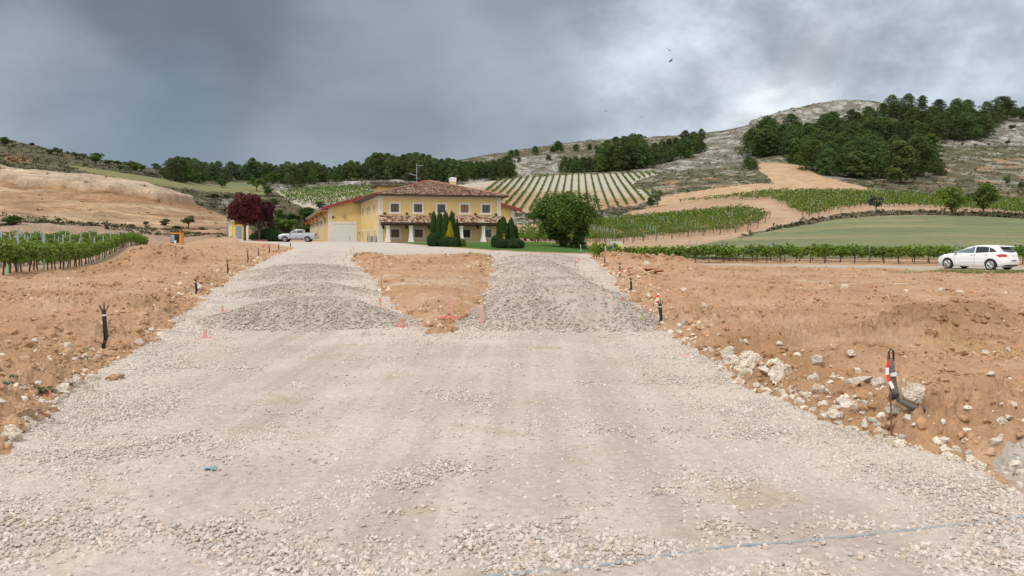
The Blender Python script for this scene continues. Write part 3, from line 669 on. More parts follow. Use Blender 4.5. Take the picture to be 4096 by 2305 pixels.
def tile_plane(name, O, ex, ey, ez, width, ext, parent, rows=.42, pitch=.27, seed=3):
    """roman tiles: ex across, (ey,ez) up the slope; ext(x)->(start, end) of the slope at x"""
    O, ex, up = Vector(O), Vector(ex), Vector((ey[0], ey[1], ez)).normalized(); nrm = ex.cross(up).normalized()
    if nrm.z < 0: nrm = -nrm
    nx = int(width/pitch); V = []; Fc = []; C = []; rng = np.random.default_rng(seed); per = 5
    xs = [(i+j/per)*pitch for i in range(nx) for j in range(per)]+[nx*pitch]
    L = max(ext(x)[1] for x in xs); nr = int(math.ceil(L/rows)); lut = rng.uniform(size=(nx+1, nr+2)); l2 = rng.uniform(.8, 1.2, (nx+1, nr+2))
    pal = [(.55,.42,.30),(.62,.50,.37),(.24,.13,.09),(.36,.17,.11),(.46,.27,.17),(.17,.10,.08)]
    def pc(u): return pal[0 if u < .24 else 1 if u < .42 else 2 if u < .60 else 3 if u < .78 else 4 if u < .9 else 5]
    for r in range(nr):
        base_ = len(V)
        for k, x in enumerate(xs):
            a, b = ext(x)
            for t, lift in ((r*rows, .055), ((r+1)*rows, .0)):
                t = min(max(t, a), b); w = .05*abs(math.sin(math.pi*((x/pitch) % 1)))
                p = O+ex*x+up*t+nrm*(w+lift+.02); V.append(p[:])
                ci = min(k//per, nx-1); c = pc(lut[ci, r]); C.append([v*l2[ci, r] for v in c])
        for k in range(len(xs)-1):
            a0, b0 = ext(xs[k]); a1, b1 = ext(xs[k+1])
            if (min(b0, (r+1)*rows) > r*rows) or (min(b1, (r+1)*rows) > r*rows):
                q = base_+2*k; Fc.append((q, q+2, q+3, q+1))
    me = npmesh(name, np.array(V), np.array(Fc), TILE, np.array(C)); return link(name, me, parent)
def hx(px, line_y=0.0):
    """house-front x of a photo column (full-size pixels) on the line ly=line_y"""
    r = (px-2048)/3150; X0, Y0 = hworld(0, line_y); X0 += 0
    return (r*Y0-X0)/(VX-VY*r)
def hs(px, lx=0.0):
    r = (px-2048)/3150; X0, Y0 = hworld(lx, 0); return (X0-r*Y0)/(VY+VX*r)
HA = math.atan2(VY, VX)
def frame_ring(mb, x0, x1, z0, z1, w, y0, y1):
    mb.box(x0, x1, y0, y1, z0, z0+w); mb.box(x0, x1, y0, y1, z1-w, z1); mb.box(x0, x0+w, y0, y1, z0+w, z1-w); mb.box(x1-w, x1, y0, y1, z0+w, z1-w)
def frame_ring_x(mb, y0, y1, z0, z1, w, x0, x1):
    mb.box(x0, x1, y0, y1, z0, z0+w); mb.box(x0, x1, y0, y1, z1-w, z1); mb.box(x0, x1, y0, y0+w, z0+w, z1-w); mb.box(x0, x1, y1-w, y1, z0+w, z1-w)
def house():
    root = empty('country_house', (HX, HYY, HZ), HA, 'two storey yellow house with hipped clay tile roof and tiled front porch', 'house')
    W_, D_, H_ = 16.66, 24.4, 6.25
    MB().box(0, W_, 0, D_, -1, H_).build('wall', YEL, root)
    t = MB(); t.box(-.03, W_+.03, -.05, .0, H_-.38, H_-.02); t.box(-.05, 0, -.05, D_, H_-.38, H_-.02); t.build('cornice', CREAM, root)
    for x0, x1 in ((-.06, .55), (W_-.5, W_+.06)):
        MB().box(x0, x1, -.06, -.004, -.5, H_-.38).build('corner_pilaster', CREAM, root)
    MB().box(-.062, -.004, 0, .5, -.5, H_-.38).build('corner_pilaster', CREAM, root)
    # hipped roof
    ov = .95; ez = H_+.02; rz = 8.75; a = (W_+2*ov)/2; dep = D_+ov
    rise = rz-ez; sl = math.hypot(a, rise)
    s = MB(); s.add([(-ov,-ov,ez),(W_+ov,-ov,ez),(W_+ov,D_,ez),(-ov,D_,ez),(W_/2,a-ov,rz),(W_/2,D_-3,rz),(-ov,-ov,ez-.16),(W_+ov,-ov,ez-.16),(W_+ov,D_,ez-.16),(-ov,D_,ez-.16)],
                  [(0,1,4),(1,2,5,4),(2,3,5),(3,0,4,5),(6,9,8,7),(0,6,7,1),(1,7,8,2),(2,8,9,3),(3,9,6,0)])
    roof = s.build('roof', BROWN, root)
    full = W_+2*ov
    tile_plane('roof_tiles', (-ov,-ov,ez), (1,0,0), (0,a), rise, full, lambda x: (0, sl*min(x, full-x)/(full/2)), roof, seed=1)
    tile_plane('roof_tiles', (-ov,D_,ez), (0,-1,0), (a,0), rise, dep, lambda x: (0, sl*min(1, (dep-x)/a)), roof, seed=2)
    tile_plane('roof_tiles', (W_+ov,-ov,ez), (0,1,0), (-a,0), rise, dep, lambda x: (0, sl*min(1, x/a)), roof, seed=4)
    r = MB(); r.tube([(-ov,-ov,ez+.1),(W_/2,a-ov,rz+.1)], .09, 6); r.tube([(W_+ov,-ov,ez+.1),(W_/2,a-ov,rz+.1)], .12, 6); r.tube([(W_/2,a-ov,rz+.1),(W_/2,D_-3,rz+.1)], .12, 6); r.build('ridge_tiles', RIDGE, roof)
    ch = MB().box(12.1, 12.95, 11.5, 12.4, 6.8, 9.0).build('chimney', YEL, roof)
    c = MB(); c.box(12.05, 13.0, 11.45, 12.45, 9.0, 9.45); c.prism([(11.98,9.47),(13.07,9.47),(12.85,9.66),(12.2,9.66)], 11.4, 12.5); c.box(11.98, 13.07, 11.39, 12.51, 9.43, 9.5); c.build('chimney_cap', WHITEP, root)
    ae = MB(); ae.tube([(7.4,14,8.5),(7.4,14,11.7)], .05, 6); ae.tube([(7.4,14,11.55),(8.3,13.8,11.5)], .035, 5); ae.tube([(7.3,14,10.0),(6.3,13.8,10.25)], .06, 5)
    ae.tube([(7.2,14,9.6),(7.9,14,9.55),(7.9,14,10.0)], .03, 5)
    for k in range(5): ae.tube([(7.5+.18*k,13.6,11.52),(7.5+.18*k,14.2,11.52)], .014, 4)
    ae.build('aerial', STEEL, root)
    # raised block with its own strip of tiles
    bl = MB().box(2.0, 8.2, 17.5, 23.5, 5.5, 8.5).build('upper_wall', YEL, root)
    b = MB().prism([(16.9,8.45),(24,8.45),(24,8.9),(16.9,8.62)], 1.5, 8.6, 'x').build('upper_roof', BROWN, root)
    tile_plane('upper_roof_tiles', (1.4,16.8,8.62), (1,0,0), (0,7.2), .9, 7.3, lambda x: (0, 7.2), root, seed=9)
    # windows
    def win(cx, z0, z1, hw, fw=.28, dark=GLASS, y=0):
        f = MB(); frame_ring(f, cx-hw-fw, cx+hw+fw, z0-fw, z1+fw, fw, y-.07, y-.003); w = f.build('window', CREAM, root)
        q = MB(); frame_ring(q, cx-hw, cx+hw, z0, z1, .07, y-.03, y-.003); q.box(cx-.03, cx+.03, y-.03, y-.003, z0+.07, z1-.07); q.build('window_frame', BROWN, w)
        MB().box(cx-hw+.07, cx-.03, y-.015, y-.002, z0+.07, z1-.07).box(cx+.03, cx+hw-.07, y-.015, y-.002, z0+.07, z1-.07).build('pane', dark, w)
    amber = mat('curtained amber glass', (.28,.12,.05), .3)
    for i, px in enumerate((1579, 1672, 1765, 1858, 1944)): win(hx(px), 4.0, 5.08, .54, dark=amber if i == 3 else GLASS)
    for px in (1580.5, 1674.5, 1768, 1865, 1949.5): win(hx(px), .62, 1.68, .54, .3, dark=SHUT if px < 1800 else GLASS)
    def swin(y, z0, z1, hw, fw=.22):
        f = MB(); frame_ring_x(f, y-hw-fw, y+hw+fw, z0-fw, z1+fw, fw, -.06, -.003); w = f.build('window', CREAM, root)
        MB().box(-.02, -.002, y-hw, y+hw, z0, z1).build('pane', SHUT, w)
    for s_, hw in ((5.0,.5),(11.3,.5),(13.6,.5),(20.2,.6)):
        swin(s_, 3.85, 5.2, hw); swin(s_, .1, 1.55, hw)
    # porch
    pf = -2.9; p = MB(); p.prism([(pf,2.33),(pf,2.50),(0,3.5),(-.0,3.3)], -.1, W_+.5, 'x'); p.build('porch_roof', BROWN, root)
    ls = math.hypot(2.9, 1.02)
    tile_plane('porch_tiles', (-.15,pf-.05,2.5), (1,0,0), (0,2.9), 1.02, W_+.7, lambda x: (0, ls), root, seed=12)
    MB().box(-.05, W_+.4, pf+.35, pf+.65, 2.15, 2.35).build('porch_beam', BROWN, root)
    MB().box(-.1, W_+.4, -3.2, -.01, -.6, .03).build('porch_floor', CONC, root)
    for px in (1551, 1643.5, 1742, 1845, 1933):
        x = hx(px, -2.4); c = MB(); n = len(c.v)
        prof = [(.33,.0),(.33,.1),(.23,.75),(.20,1.2),(.20,1.85),(.26,2.08),(.28,2.15)]
        for i in range(len(prof)-1):
            (w0, z0), (w1, z1) = prof[i], prof[i+1]
            k = [(x-w0,-2.4-w0,z0),(x+w0,-2.4-w0,z0),(x+w0,-2.4+w0,z0),(x-w0,-2.4+w0,z0),(x-w1,-2.4-w1,z1),(x+w1,-2.4-w1,z1),(x+w1,-2.4+w1,z1),(x-w1,-2.4+w1,z1)]
            c.add(k, [(0,1,5,4),(1,2,6,5),(2,3,7,6),(3,0,4,7)]+([(4,5,6,7)] if i == len(prof)-2 else []))
        c.build('porch_column', CREAM, root)
    for px in (1539, 1627, 1720, 1813, 1901, 1983):
        x = hx(px); l = MB(); l.box(x-.16, x+.16, -.3, -.002, 3.95-.22, 3.98-.05); l.box(x-.04, x+.04, -.2, -.002, 3.6, 3.73); l.build('wall_lamp', BROWN, root)
    for px in (1531, 1624, 1713, 1906):
        x = hx(px, 0)-.1; l = MB(); l.box(x-.04, x+.04, -1.2, -.003, 2.1, 2.2); l.lathe([(.05,0),(.16,.1),(.19,.34),(.04,.46)], 6, (x, -1.2, 1.72)); l.build('porch_lantern', BROWN, root)
    for y in (2.6, 8.4):
        for dz in (0,):
            u = MB(); u.box(-.55, -.08, y-.5, y+.5, -.02, .85); u2 = u.build('air_conditioner', mat('grey unit casing', (.36,.38,.39), .5), root)
            MB().lathe([(.30,0),(.30,.02)], 14).build('fan_grille', BLACK, u2)
            f = u2.children[0]; f.rotation_euler = (0, rad(-90), 0); f.location = (-.552, y, .45)
house()
def winery():
    ox, oy = hworld(-5.07, 24.5)
    root = empty('winery_hall', (ox, oy, HZ), HA, 'long yellow winery hall with white sectional door and dark red barge board behind the house', 'winery')
    Wd, L, E, R = 31.0, 76.0, 5.4, 9.75; h = Wd/2
    w = MB(); w.prism([(0,-1),(Wd,-1),(Wd,E),(h,R-.05),(0,E)], 0, L); w.build('wall', YEL, root)
    sl = (R-E)/h; o = 1.15
    for s in (-1, 1):
        e = (lambda u: h+s*(h-u)) ; r = MB()
        x0 = h-s*(h+o)*1; zz = E-sl*o
        pts = [(x0, zz+.06), (h, R+.06), (h, R+.30), (x0, zz+.30)]
        r.prism(pts if s > 0 else pts[::-1], -.75, L+.5); r.build('roof', GREYR, root)
        b = MB(); pts = [(x0-s*.04, zz-.12), (h, R-.12), (h, R+.36), (x0-s*.04, zz+.36)]
        b.prism(pts if s > 0 else pts[::-1], -.86, -.752); b.build('barge_board', REDM, root)
    MB().box(-o-.0, -.02, -.7, L, E-sl*o-.28, E-sl*o-.05).build('eave_soffit', mat('orange brown eave boards', (.42,.20,.09), .7), root)
    p = MB().box(-.06, .58, -.07, -.003, -.6, E-.1); p.build('corner_pilaster', CREAM, root)
    MB().box(Wd-.55, Wd+.06, -.07, -.003, -.6, E-.1).build('corner_pilaster', CREAM, root)
    gx0, gx1, gz = .87, 4.16, 2.75
    f = MB(); f.box(gx0-.38, gx1+.38, -.08, -.003, gz, gz+.38); f.box(gx0-.38, gx0, -.08, -.003, -.3, gz); f.box(gx1, gx1+.38, -.08, -.003, -.3, gz); f.build('door_surround', CREAM, root)
    d = MB()
    for k in range(4): d.box(gx0, gx1, -.04, -.003, -.05+k*gz/4, (k+1)*gz/4-.03)
    gd = d.build('garage_door', GDOOR, root)
    hd = MB().box(3.3, 3.36, -.07, -.042, .2, 1.0).build('door_handle', STEEL, gd)
    MB().box(2.25, 2.75, -.25, -.003, 3.9, 4.15).build('flood_lamp', STEEL, root)
    MB().tube([(.75,-.2,3.85),(.75,-.02,3.85)], .18, 10).build('bulkhead_lamp', BROWN, root)
    MB().box(4.6, 5.02, -.3, -.003, 1.45, 1.55).build('wall_pipe', CREAM, root)
    # long side wall
    for y in (8, 20, 32, 44, 56, 68):
        MB().box(-.25, -.003, y+4.6, y+5.2, -.8, E-.3).build('pilaster', CREAM, root)
        c = MB(); c.box(-.9, -.003, y+4.6, y+5.0, E-.65, E-.42); c.build('eave_bracket', CREAM, root)
        f = MB(); frame_ring_x(f, y+.3, y+2.1, 2.0, 3.95, .3, -.08, -.003); w_ = f.build('window', CREAM, root)
        MB().box(-.03, -.002, y+.6, y+1.8, 2.3, 3.65).build('pane', SHUT, w_)
    orange = mat('orange lantern glass', (.75,.16,.03), .3, spec=.5)
    for y in (16.5, 33, 52, 70):
        b = MB(); b.tube([(-.02,y,3.35),(-.9,y,3.35),(-1.25,y,3.55)], .06, 6); b.tube([(-.02,y,2.9),(-.6,y,3.3)], .04, 5); br = b.build('lamp_bracket', BLACK, root)
        g = MB().lathe([(.12,0),(.26,.5),(.24,.52)], 6, (-1.25, y, 3.62)); g.build('lantern_glass', orange, br)
        MB().lathe([(.30,0),(.17,.2),(.05,.34),(.02,.42)], 6, (-1.25, y, 4.15)).build('lantern_cap', BLACK, br)
    MB().tube([(-1.0,9,4.95),(-.1,7.6,3.6),(-.1,7.6,3.2)], .07, 6).build('down_pipe', BROWN, root)
    MB().tube([(-.9,14,4.9),(-1.0,14,6.0)], .07, 6).build('vent_pipe', STEEL, root)
winery()
def hut():
    X, Y = (916-2048)/3150*125, 125.0; z = Z(X+2, Y+1)
    root = empty('yellow_hut', (X, Y, z), HA, 'small yellow hut with white corners and a blue grey door behind the red trees', 'hut')
    MB().box(0, 2.85, 0, 5.5, -.6, 2.75).build('wall', mat('bright yellow render', (.72,.56,.09), .85, nscale=1), root)
    for x in (-.05, 2.42): MB().box(x, x+.48, -.06, -.003, -.5, 2.75).build('corner_pilaster', CREAM, root)
    MB().box(2.853, 2.9, 0, .5, -.5, 2.75).build('corner_pilaster', CREAM, root)
    d = MB().box(1.0, 1.95, -.05, -.003, -.2, 2.1).build('door', mat('blue grey door', (.24,.30,.38), .5), root)
    MB().box(1.8, 1.86, -.09, -.052, .9, 1.05).build('handle', STEEL, d)
    MB().box(-.3, 3.2, -.3, 5.8, 2.75, 2.9).build('roof', CONC, root)
    # lamp pole, kerb slab and low kerb beside it
    x, y = (908-2048)/3150*126, 126.0
    tag(MB().tube([(x,y,Z(x,y)-.3),(x,y,Z(x,y)+5.6)], .07, 6).build('lamp_pole', STEEL), 'thin grey pole standing left of the yellow hut', 'pole')
    x, y = at(655, 606.5); m = MB().box(-1.0, 1.0, -.15, .15, -.1, .22)
    tag(m.build('kerb_block', mat('red brown kerb', (.40,.15,.10), .8), None, loc=(x, y, Z(x, y))), 'low red kerb block on the yard edge under the red trees', 'kerb')
hut()
def cabinet():
    x, y = at(1551, 629.5); y = max(y, 74); y = 78; x = (1551-CX)/F*y; z = HY; zt = CAMZ-(609-HY)/F*y
    root = empty('utility_cabinet', (x, y, zt-1.25), .1, 'white utility cabinet with two yellow green doors beside the vine hedge', 'cabinet')
    s = 30/F*y/2
    f = MB(); f.box(-s, s, 0, .5, -.6, 1.25); f.build('casing', WHITEP, root)
    g = mat('yellow green panel', (.50,.58,.10), .5)
    MB().box(-s+.05, -s+.38, -.03, -.002, .25, 1.1).build('panel', g, root); MB().box(.1, s-.05, -.03, -.002, .25, 1.1).build('panel', g, root)
    m = MB().box(-s+.40, .06, -.10, -.002, .45, 1.2).build('meter_box', mat('grey meter box', (.55,.56,.60), .5), root)
    MB().box(-s+.46, 0, -.12, -.102, .85, 1.1).build('meter_window', GLASS, m)
    MB().box(-s-.04, s+.04, -.05, .55, 1.252, 1.30).build('lid', WHITEP, root)
cabinet()
# ------------------------------------------------------------------ vehicles: bodies are stacked rounded plan outlines
class Body:
    def __init__(s, layers, n=6.0):
        s.l = layers; s.n = n; s.z = [a[0] for a in layers]
    def get(s, z):
        g = [float(np.interp(z, s.z, [a[i] for a in s.l])) for i in (1, 2, 3)]
        nn = float(np.interp(z, s.z, [a[4] if len(a) > 4 else s.n for a in s.l])); return (*g, nn)
    def side(s, x, z):
        xf, xr, w, n = s.get(z); c = (xf+xr)/2; h = (xf-xr)/2; t = min(abs((x-c)/h), .9999); return w*(1-t**n)**(1/n)
    def end(s, y, z, back=True):
        xf, xr, w, n = s.get(z); c = (xf+xr)/2; h = (xf-xr)/2; t = min(abs(y/w), .9999); v = h*(1-t**n)**(1/n); return c-v if back else c+v
    def mesh(s, name, m, zs, nseg=72, cuts=()):
        mb = MB(); k = 0
        for z in zs:
            xf, xr, w, n = s.get(z); c = (xf+xr)/2; h = (xf-xr)/2
            for j in range(nseg):
                a = 2*math.pi*j/nseg; ca, sa = math.cos(a), math.sin(a)
                mb.v.append((c+h*math.copysign(abs(ca)**(2/n), ca), w*math.copysign(abs(sa)**(2/n), sa), z))
        for i in range(len(zs)-1):
            for j in range(nseg): a = i*nseg+j; b = i*nseg+(j+1) % nseg; mb.f.append((a, b, b+nseg, a+nseg))
        mb.f.append(tuple(range(nseg))[::-1]); mb.f.append(tuple((len(zs)-1)*nseg+j for j in range(nseg)))
        me = mb.mesh(name, m, True)
        if cuts:
            o = link('tmp', me); cs = []
            for (x, z, r, y0, y1) in cuts:
                c = MB().tube([(x,y0,z),(x,y1,z)], r, 28).build('tmp', BLACK); cs.append(c)
                md = o.modifiers.new('b', 'BOOLEAN'); md.object = c; md.operation = 'DIFFERENCE'; md.solver = 'EXACT'
            dg = bpy.context.evaluated_depsgraph_get(); me2 = bpy.data.meshes.new_from_object(o.evaluated_get(dg)); me2.name = name
            for c in cs+[o]: bpy.data.objects.remove(c)
            me2.polygons.foreach_set('use_smooth', [True]*len(me2.polygons)); me = me2
            try: me.set_sharp_from_angle(angle=rad(38))
            except Exception: pass
        return me
    def patch(s, name, m, parent, top, bot, side=1, off=.006, nx=16, nz=5):
        """side panel between two polylines of (x,z)"""
        mb = MB(); xs = np.linspace(top[0][0], top[-1][0], nx); T = np.interp(xs, [p[0] for p in top], [p[1] for p in top]); B = np.interp(xs, [p[0] for p in bot], [p[1] for p in bot])
        for i, x in enumerate(xs):
            for j in range(nz):
                z = B[i]+(T[i]-B[i])*j/(nz-1); mb.v.append((x, side*(s.side(x, z)+off), z))
        for i in range(nx-1):
            for j in range(nz-1): a = i*nz+j; mb.f.append((a, a+nz, a+nz+1, a+1))
        return mb.build(name, m, parent, True)
    def epatch(s, name, m, parent, top, bot, back=True, off=.006, nx=14, nz=5):
        mb = MB(); ys = np.linspace(top[0][0], top[-1][0], nx); T = np.interp(ys, [p[0] for p in top], [p[1] for p in top]); B = np.interp(ys, [p[0] for p in bot], [p[1] for p in bot])
        for i, y in enumerate(ys):
            for j in range(nz):
                z = B[i]+(T[i]-B[i])*j/(nz-1); mb.v.append((s.end(y, z, back)+(-off if back else off), y, z))
        for i in range(nx-1):
            for j in range(nz-1): a = i*nz+j; mb.f.append((a, a+nz, a+nz+1, a+1))
        return mb.build(name, m, parent, True)
TYRE = mat('tyre rubber', (.025,.025,.027), .8); RIM = mat('alloy rim', (.50,.51,.53), .35, metal=.6)
def wheel(parent, x, y, r, w, spokes=9, side=1):
    e = MB().lathe([(r*.62,-w/2),(r*.92,-w/2),(r,-w*.32),(r,w*.32),(r*.92,w/2),(r*.62,w/2)], 28); o = e.build('wheel', TYRE, parent, True)
    o.location = (x, y, r); o.rotation_euler = (rad(90), 0, 0)
    k = MB(); zf = -w/2 if side > 0 else w/2; d = .012*(-1 if side > 0 else 1)
    zz = zf+d
    k.lathe([(r*.16,min(zz,zz-d)),(r*.16,max(zz,zz-d)+.001)], 12)
    for q in range(spokes):
        for dd in (-.10, .10):
            a = 2*math.pi*q/spokes+dd; k.tube([(r*.13*math.cos(a), r*.13*math.sin(a), zz), (r*.62*math.cos(a+dd*.3), r*.62*math.sin(a+dd*.3), zz)], .016, 4)
    for q in range(28):
        a, b = 2*math.pi*q/28, 2*math.pi*(q+1)/28; k.tube([(r*.63*math.cos(a), r*.63*math.sin(a), zz), (r*.63*math.cos(b), r*.63*math.sin(b), zz)], .018, 4, False)
    k.build('rim', RIM, o)
    b = MB().lathe([(r*.6,-.02),(r*.6,.02)], 20); bb = b.build('brake_disc', BLACK, o); bb.location = (0, 0, zf*.5)
def hatchback():
    beta = rad(62); Y = 47.6; X = (2452-CX)/F*Y; X, Y = 28.05, 47.5
    root = empty('parked_hatchback', (X, Y, Z(X, Y)-.02), rad(180)-beta, 'clean white five door hatchback parked on the asphalt road facing away', 'car')
    paint = mat('white car paint', (.80,.81,.83), .3, spec=.5, coat=.6)
    B = Body([(.20,2.02,-1.96,.80,5),(.30,2.13,-2.11,.87,5),(.45,2.165,-2.165,.895,5),(.60,2.15,-2.165,.90,5),(.75,2.05,-2.13,.90,5),(.86,1.84,-2.11,.885,5),(.93,1.52,-2.10,.865,5),(.985,1.10,-2.08,.845,5),
              (1.10,.86,-1.99,.805,5),(1.20,.62,-1.90,.77,5),(1.30,.36,-1.79,.735,5),(1.38,.10,-1.72,.70,5),(1.44,-.18,-1.60,.655,4.5),(1.475,-.5,-1.36,.56,4),(1.49,-.75,-1.05,.32,3)])
    zs = [.20,.25,.30,.37,.45,.52,.60,.68,.75,.80,.86,.895,.93,.96,.985,1.03,1.1,1.15,1.2,1.25,1.3,1.34,1.38,1.41,1.44,1.46,1.475,1.484,1.49]
    cuts = [(1.30,.33,.375,.45,1.2),(1.30,.33,.375,-1.2,-.45),(-1.31,.33,.375,.45,1.2),(-1.31,.33,.375,-1.2,-.45)]
    link('body', B.mesh('body', paint, zs, 80, cuts), root)
    tint = mat('tinted car glass', (.02,.022,.03), .08, spec=.8); clear = mat('car side glass', (.12,.17,.19), .08, spec=.8)
    for s in (1, -1):
        B.patch('front_window', clear, root, [(-.35,1.375),(.06,1.35),(.42,1.22),(.80,1.04)], [(-.35,1.01),(.80,1.0)], s)
        B.patch('rear_window', tint, root, [(-1.18,1.35),(-.9,1.385),(-.42,1.385)], [(-1.18,1.06),(-.42,1.01)], s)
        B.patch('quarter_window', tint, root, [(-1.62,1.12),(-1.42,1.27),(-1.22,1.34)], [(-1.62,1.09),(-1.22,1.06)], s)
        B.patch('window_trim', BLACK, root, [(.80,1.03),(1.0,.995)], [(.80,.985),(1.0,.98)], s)
        B.patch('door_handle', RIM, root, [(-.32,.90),(-.14,.90)], [(-.32,.865),(-.14,.865)], s, .02, 4, 2)
        B.patch('door_handle', RIM, root, [(-1.15,.93),(-.97,.93)], [(-1.15,.895),(-.97,.895)], s, .02, 4, 2)
        for x in (-.38, .86): B.patch('door_seam', BLACK, root, [(x,.98),(x+.012,.98)], [(x-.02,.32),(x-.008,.32)], s, .003, 2, 8)
        B.patch('door_moulding', paint, root, [(-1.0,.50),(.6,.46)], [(-1.0,.46),(.6,.42)], s, .018, 12, 2)
        B.patch('head_light', mat('lamp lens', (.30,.33,.36), .1, spec=.8), root, [(1.62,.86),(1.85,.84),(2.03,.75)], [(1.62,.84),(1.85,.74),(2.03,.68)], s, .008, 10, 4)
        B.patch('fog_grille', BLACK, root, [(1.98,.45),(2.10,.45)], [(1.98,.33),(2.10,.33)], s, .006, 5, 3)
        m = MB(); m.lathe([(.02,-.07),(.085,-.05),(.09,.04),(.03,.085)], 10, (.78, s*(B.side(.78,1.0)+.14), 1.03)); m.build('mirror', mat('grey mirror shell', (.25,.25,.27), .3), root, True)
        tl = mat('red tail lamp', (.45,.01,.02), .12, spec=.8)
        B.patch('tail_light', tl, root, [(-2.10,.95),(-1.85,.97),(-1.60,.90)], [(-2.10,.78),(-1.85,.82),(-1.60,.89)], s, .01, 10, 4)
        B.epatch('tail_light', tl, root, [(s*.52,.90),(s*.82,.96)], [(s*.52,.84),(s*.82,.78)], True, .01, 8, 4)
        wheel(root, 1.30, s*.80, .32, .205, 9, s); wheel(root, -1.31, s*.80, .32, .205, 9, s)
    B.epatch('tail_window', tint, root, [(-.62,1.34),(0,1.375),(.62,1.34)], [(-.60,1.10),(0,1.04),(.60,1.10)])
    sp = MB().prism([(-1.60,1.455),(-1.88,1.405),(-1.90,1.385),(-1.6,1.40)], -.56, .56); sp.build('spoiler', paint, root)
    B.epatch('rear_bumper_strip', BLACK, root, [(-.72,.34),(.72,.34)], [(-.70,.24),(.70,.24)], True, .012)
    pl = B.epatch('number_plate', mat('plate white', (.62,.64,.70), .4), root, [(-.26,.64),(.26,.64)], [(-.26,.53),(.26,.53)], True, .012, 4, 2)
    t = MB()
    for k in range(7): y = .20-k*.065; t.box(B.end(0,.58)-.020, B.end(0,.58)-.0135, y-.02, y+.012, .555, .615)
    t.build('plate_characters', BLACK, pl)
    e = MB()
    for dz in (0, .045): e.tube([(B.end(0,.86)-.012,.05,.82+dz),(B.end(0,.9)-.014,0,.86+dz),(B.end(0,.86)-.012,-.05,.82+dz)], .009, 4)
    e.build('badge', RIM, root)
    MB().tube([(-1.35,0,1.47),(-1.62,0,1.70)], .008, 5).build('antenna', BLACK, root)
    B2 = B; B.epatch('wind_screen', tint, root, [(-.58,1.36),(0,1.39),(.58,1.36)], [(-.70,1.03),(0,1.02),(.70,1.03)], False, .006)
    return root
hatchback()
def pickup():
    Y = 110.0; X = (750.5-CX)/F*Y
    root = empty('parked_pickup_truck', (X, Y, Z(X, Y)-.02), rad(180)+.05, 'silver double cab pickup parked in front of the winery lamps', 'pickup truck')
    paint = mat('silver car paint', (.42,.45,.50), .3, metal=.35, spec=.5, coat=.5)
    B = Body([(.42,2.45,-2.5,.84),(.55,2.62,-2.62,.90),(.8,2.66,-2.66,.925),(1.0,2.60,-2.66,.925),(1.10,2.42,-2.66,.91),(1.17,1.9,-2.66,.90),(1.20,1.35,-2.66,.89),(1.32,1.2,-2.65,.875)], 8)
    cuts = [(x,.40,.46,a,b) for x in (1.66,-1.42) for a, b in ((.5,1.3),(-1.3,-.5))]+[(0,0,0,0,0)][:0]
    link('body', B.mesh('body', paint, [.42,.48,.55,.67,.8,.9,1.0,1.05,1.1,1.14,1.17,1.185,1.2], 72, cuts), root)
    bed = MB(); bed.box(-2.64, -.9, .80, .88, 1.19, 1.33); bed.box(-2.64, -.9, -.88, -.80, 1.19, 1.33); bed.box(-2.65, -2.56, -.80, .80, 1.19, 1.33); bed.build('cargo_bed', paint, root)
    G = Body([(1.18,1.38,-.88,.86),(1.3,1.16,-.88,.84),(1.5,.84,-.86,.78),(1.68,.60,-.82,.73),(1.76,.42,-.75,.68),(1.80,.2,-.55,.5),(1.815,0,-.3,.3)], 7)
    link('cab', G.mesh('cab', paint, [1.18,1.24,1.3,1.4,1.5,1.6,1.68,1.72,1.76,1.785,1.80,1.815], 64), root)
    tint = mat('pickup glass', (.03,.035,.045), .08, spec=.8); clear = mat('pickup front glass', (.13,.16,.17), .1, spec=.8)
    for s in (1, -1):
        G.patch('front_window', clear, root, [(.06,1.70),(.42,1.69),(.98,1.28)], [(.06,1.27),(.98,1.25)], s)
        G.patch('rear_window', tint, root, [(-.74,1.60),(-.60,1.70),(0,1.70)], [(-.74,1.30),(0,1.27)], s)
        for x in (.03, -.82): B.patch('door_seam', BLACK, root, [(x,1.18),(x+.02,1.18)], [(x-.01,.5),(x+.01,.5)], s, .004, 2, 6)
        B.patch('sill_step', BLACK, root, [(-.9,.50),(1.15,.50)], [(-.9,.43),(1.15,.43)], s, .03, 8, 2)
        B.patch('tail_light', mat('pickup tail lamp', (.5,.02,.02), .2), root, [(-2.62,1.18),(-2.42,1.18)], [(-2.62,.86),(-2.46,.86)], s, .012, 4, 4)
        B.patch('head_light', mat('pickup lamp lens', (.75,.78,.80), .1), root, [(2.1,1.04),(2.5,1.0)], [(2.1,.94),(2.5,.86)], s, .012, 6, 3)
        B.patch('door_handle', RIM, root, [(.16,1.06),(.32,1.06)], [(.16,1.03),(.32,1.03)], s, .03, 3, 2)
        B.patch('wheel_flare', BLACK, root, [(1.25,.62),(1.45,.86),(1.87,.86),(2.08,.62)], [(1.25,.60),(1.45,.82),(1.87,.82),(2.08,.60)], s, .01, 14, 2)
        B.patch('wheel_flare', BLACK, root, [(-1.83,.62),(-1.63,.86),(-1.21,.86),(-1.0,.62)], [(-1.83,.60),(-1.63,.82),(-1.21,.82),(-1.0,.60)], s, .01, 14, 2)
        MB().lathe([(.02,-.1),(.11,-.08),(.11,.08),(.03,.11)], 10, (1.02, s*1.02, 1.30)).build('mirror', BLACK, root, True)
        wheel(root, 1.66, s*.80, .38, .24, 6, s); wheel(root, -1.42, s*.80, .38, .24, 6, s)
    MB().box(-2.78, -2.60, -.85, .85, .50, .68).build('rear_bumper', STEEL, root)
pickup()
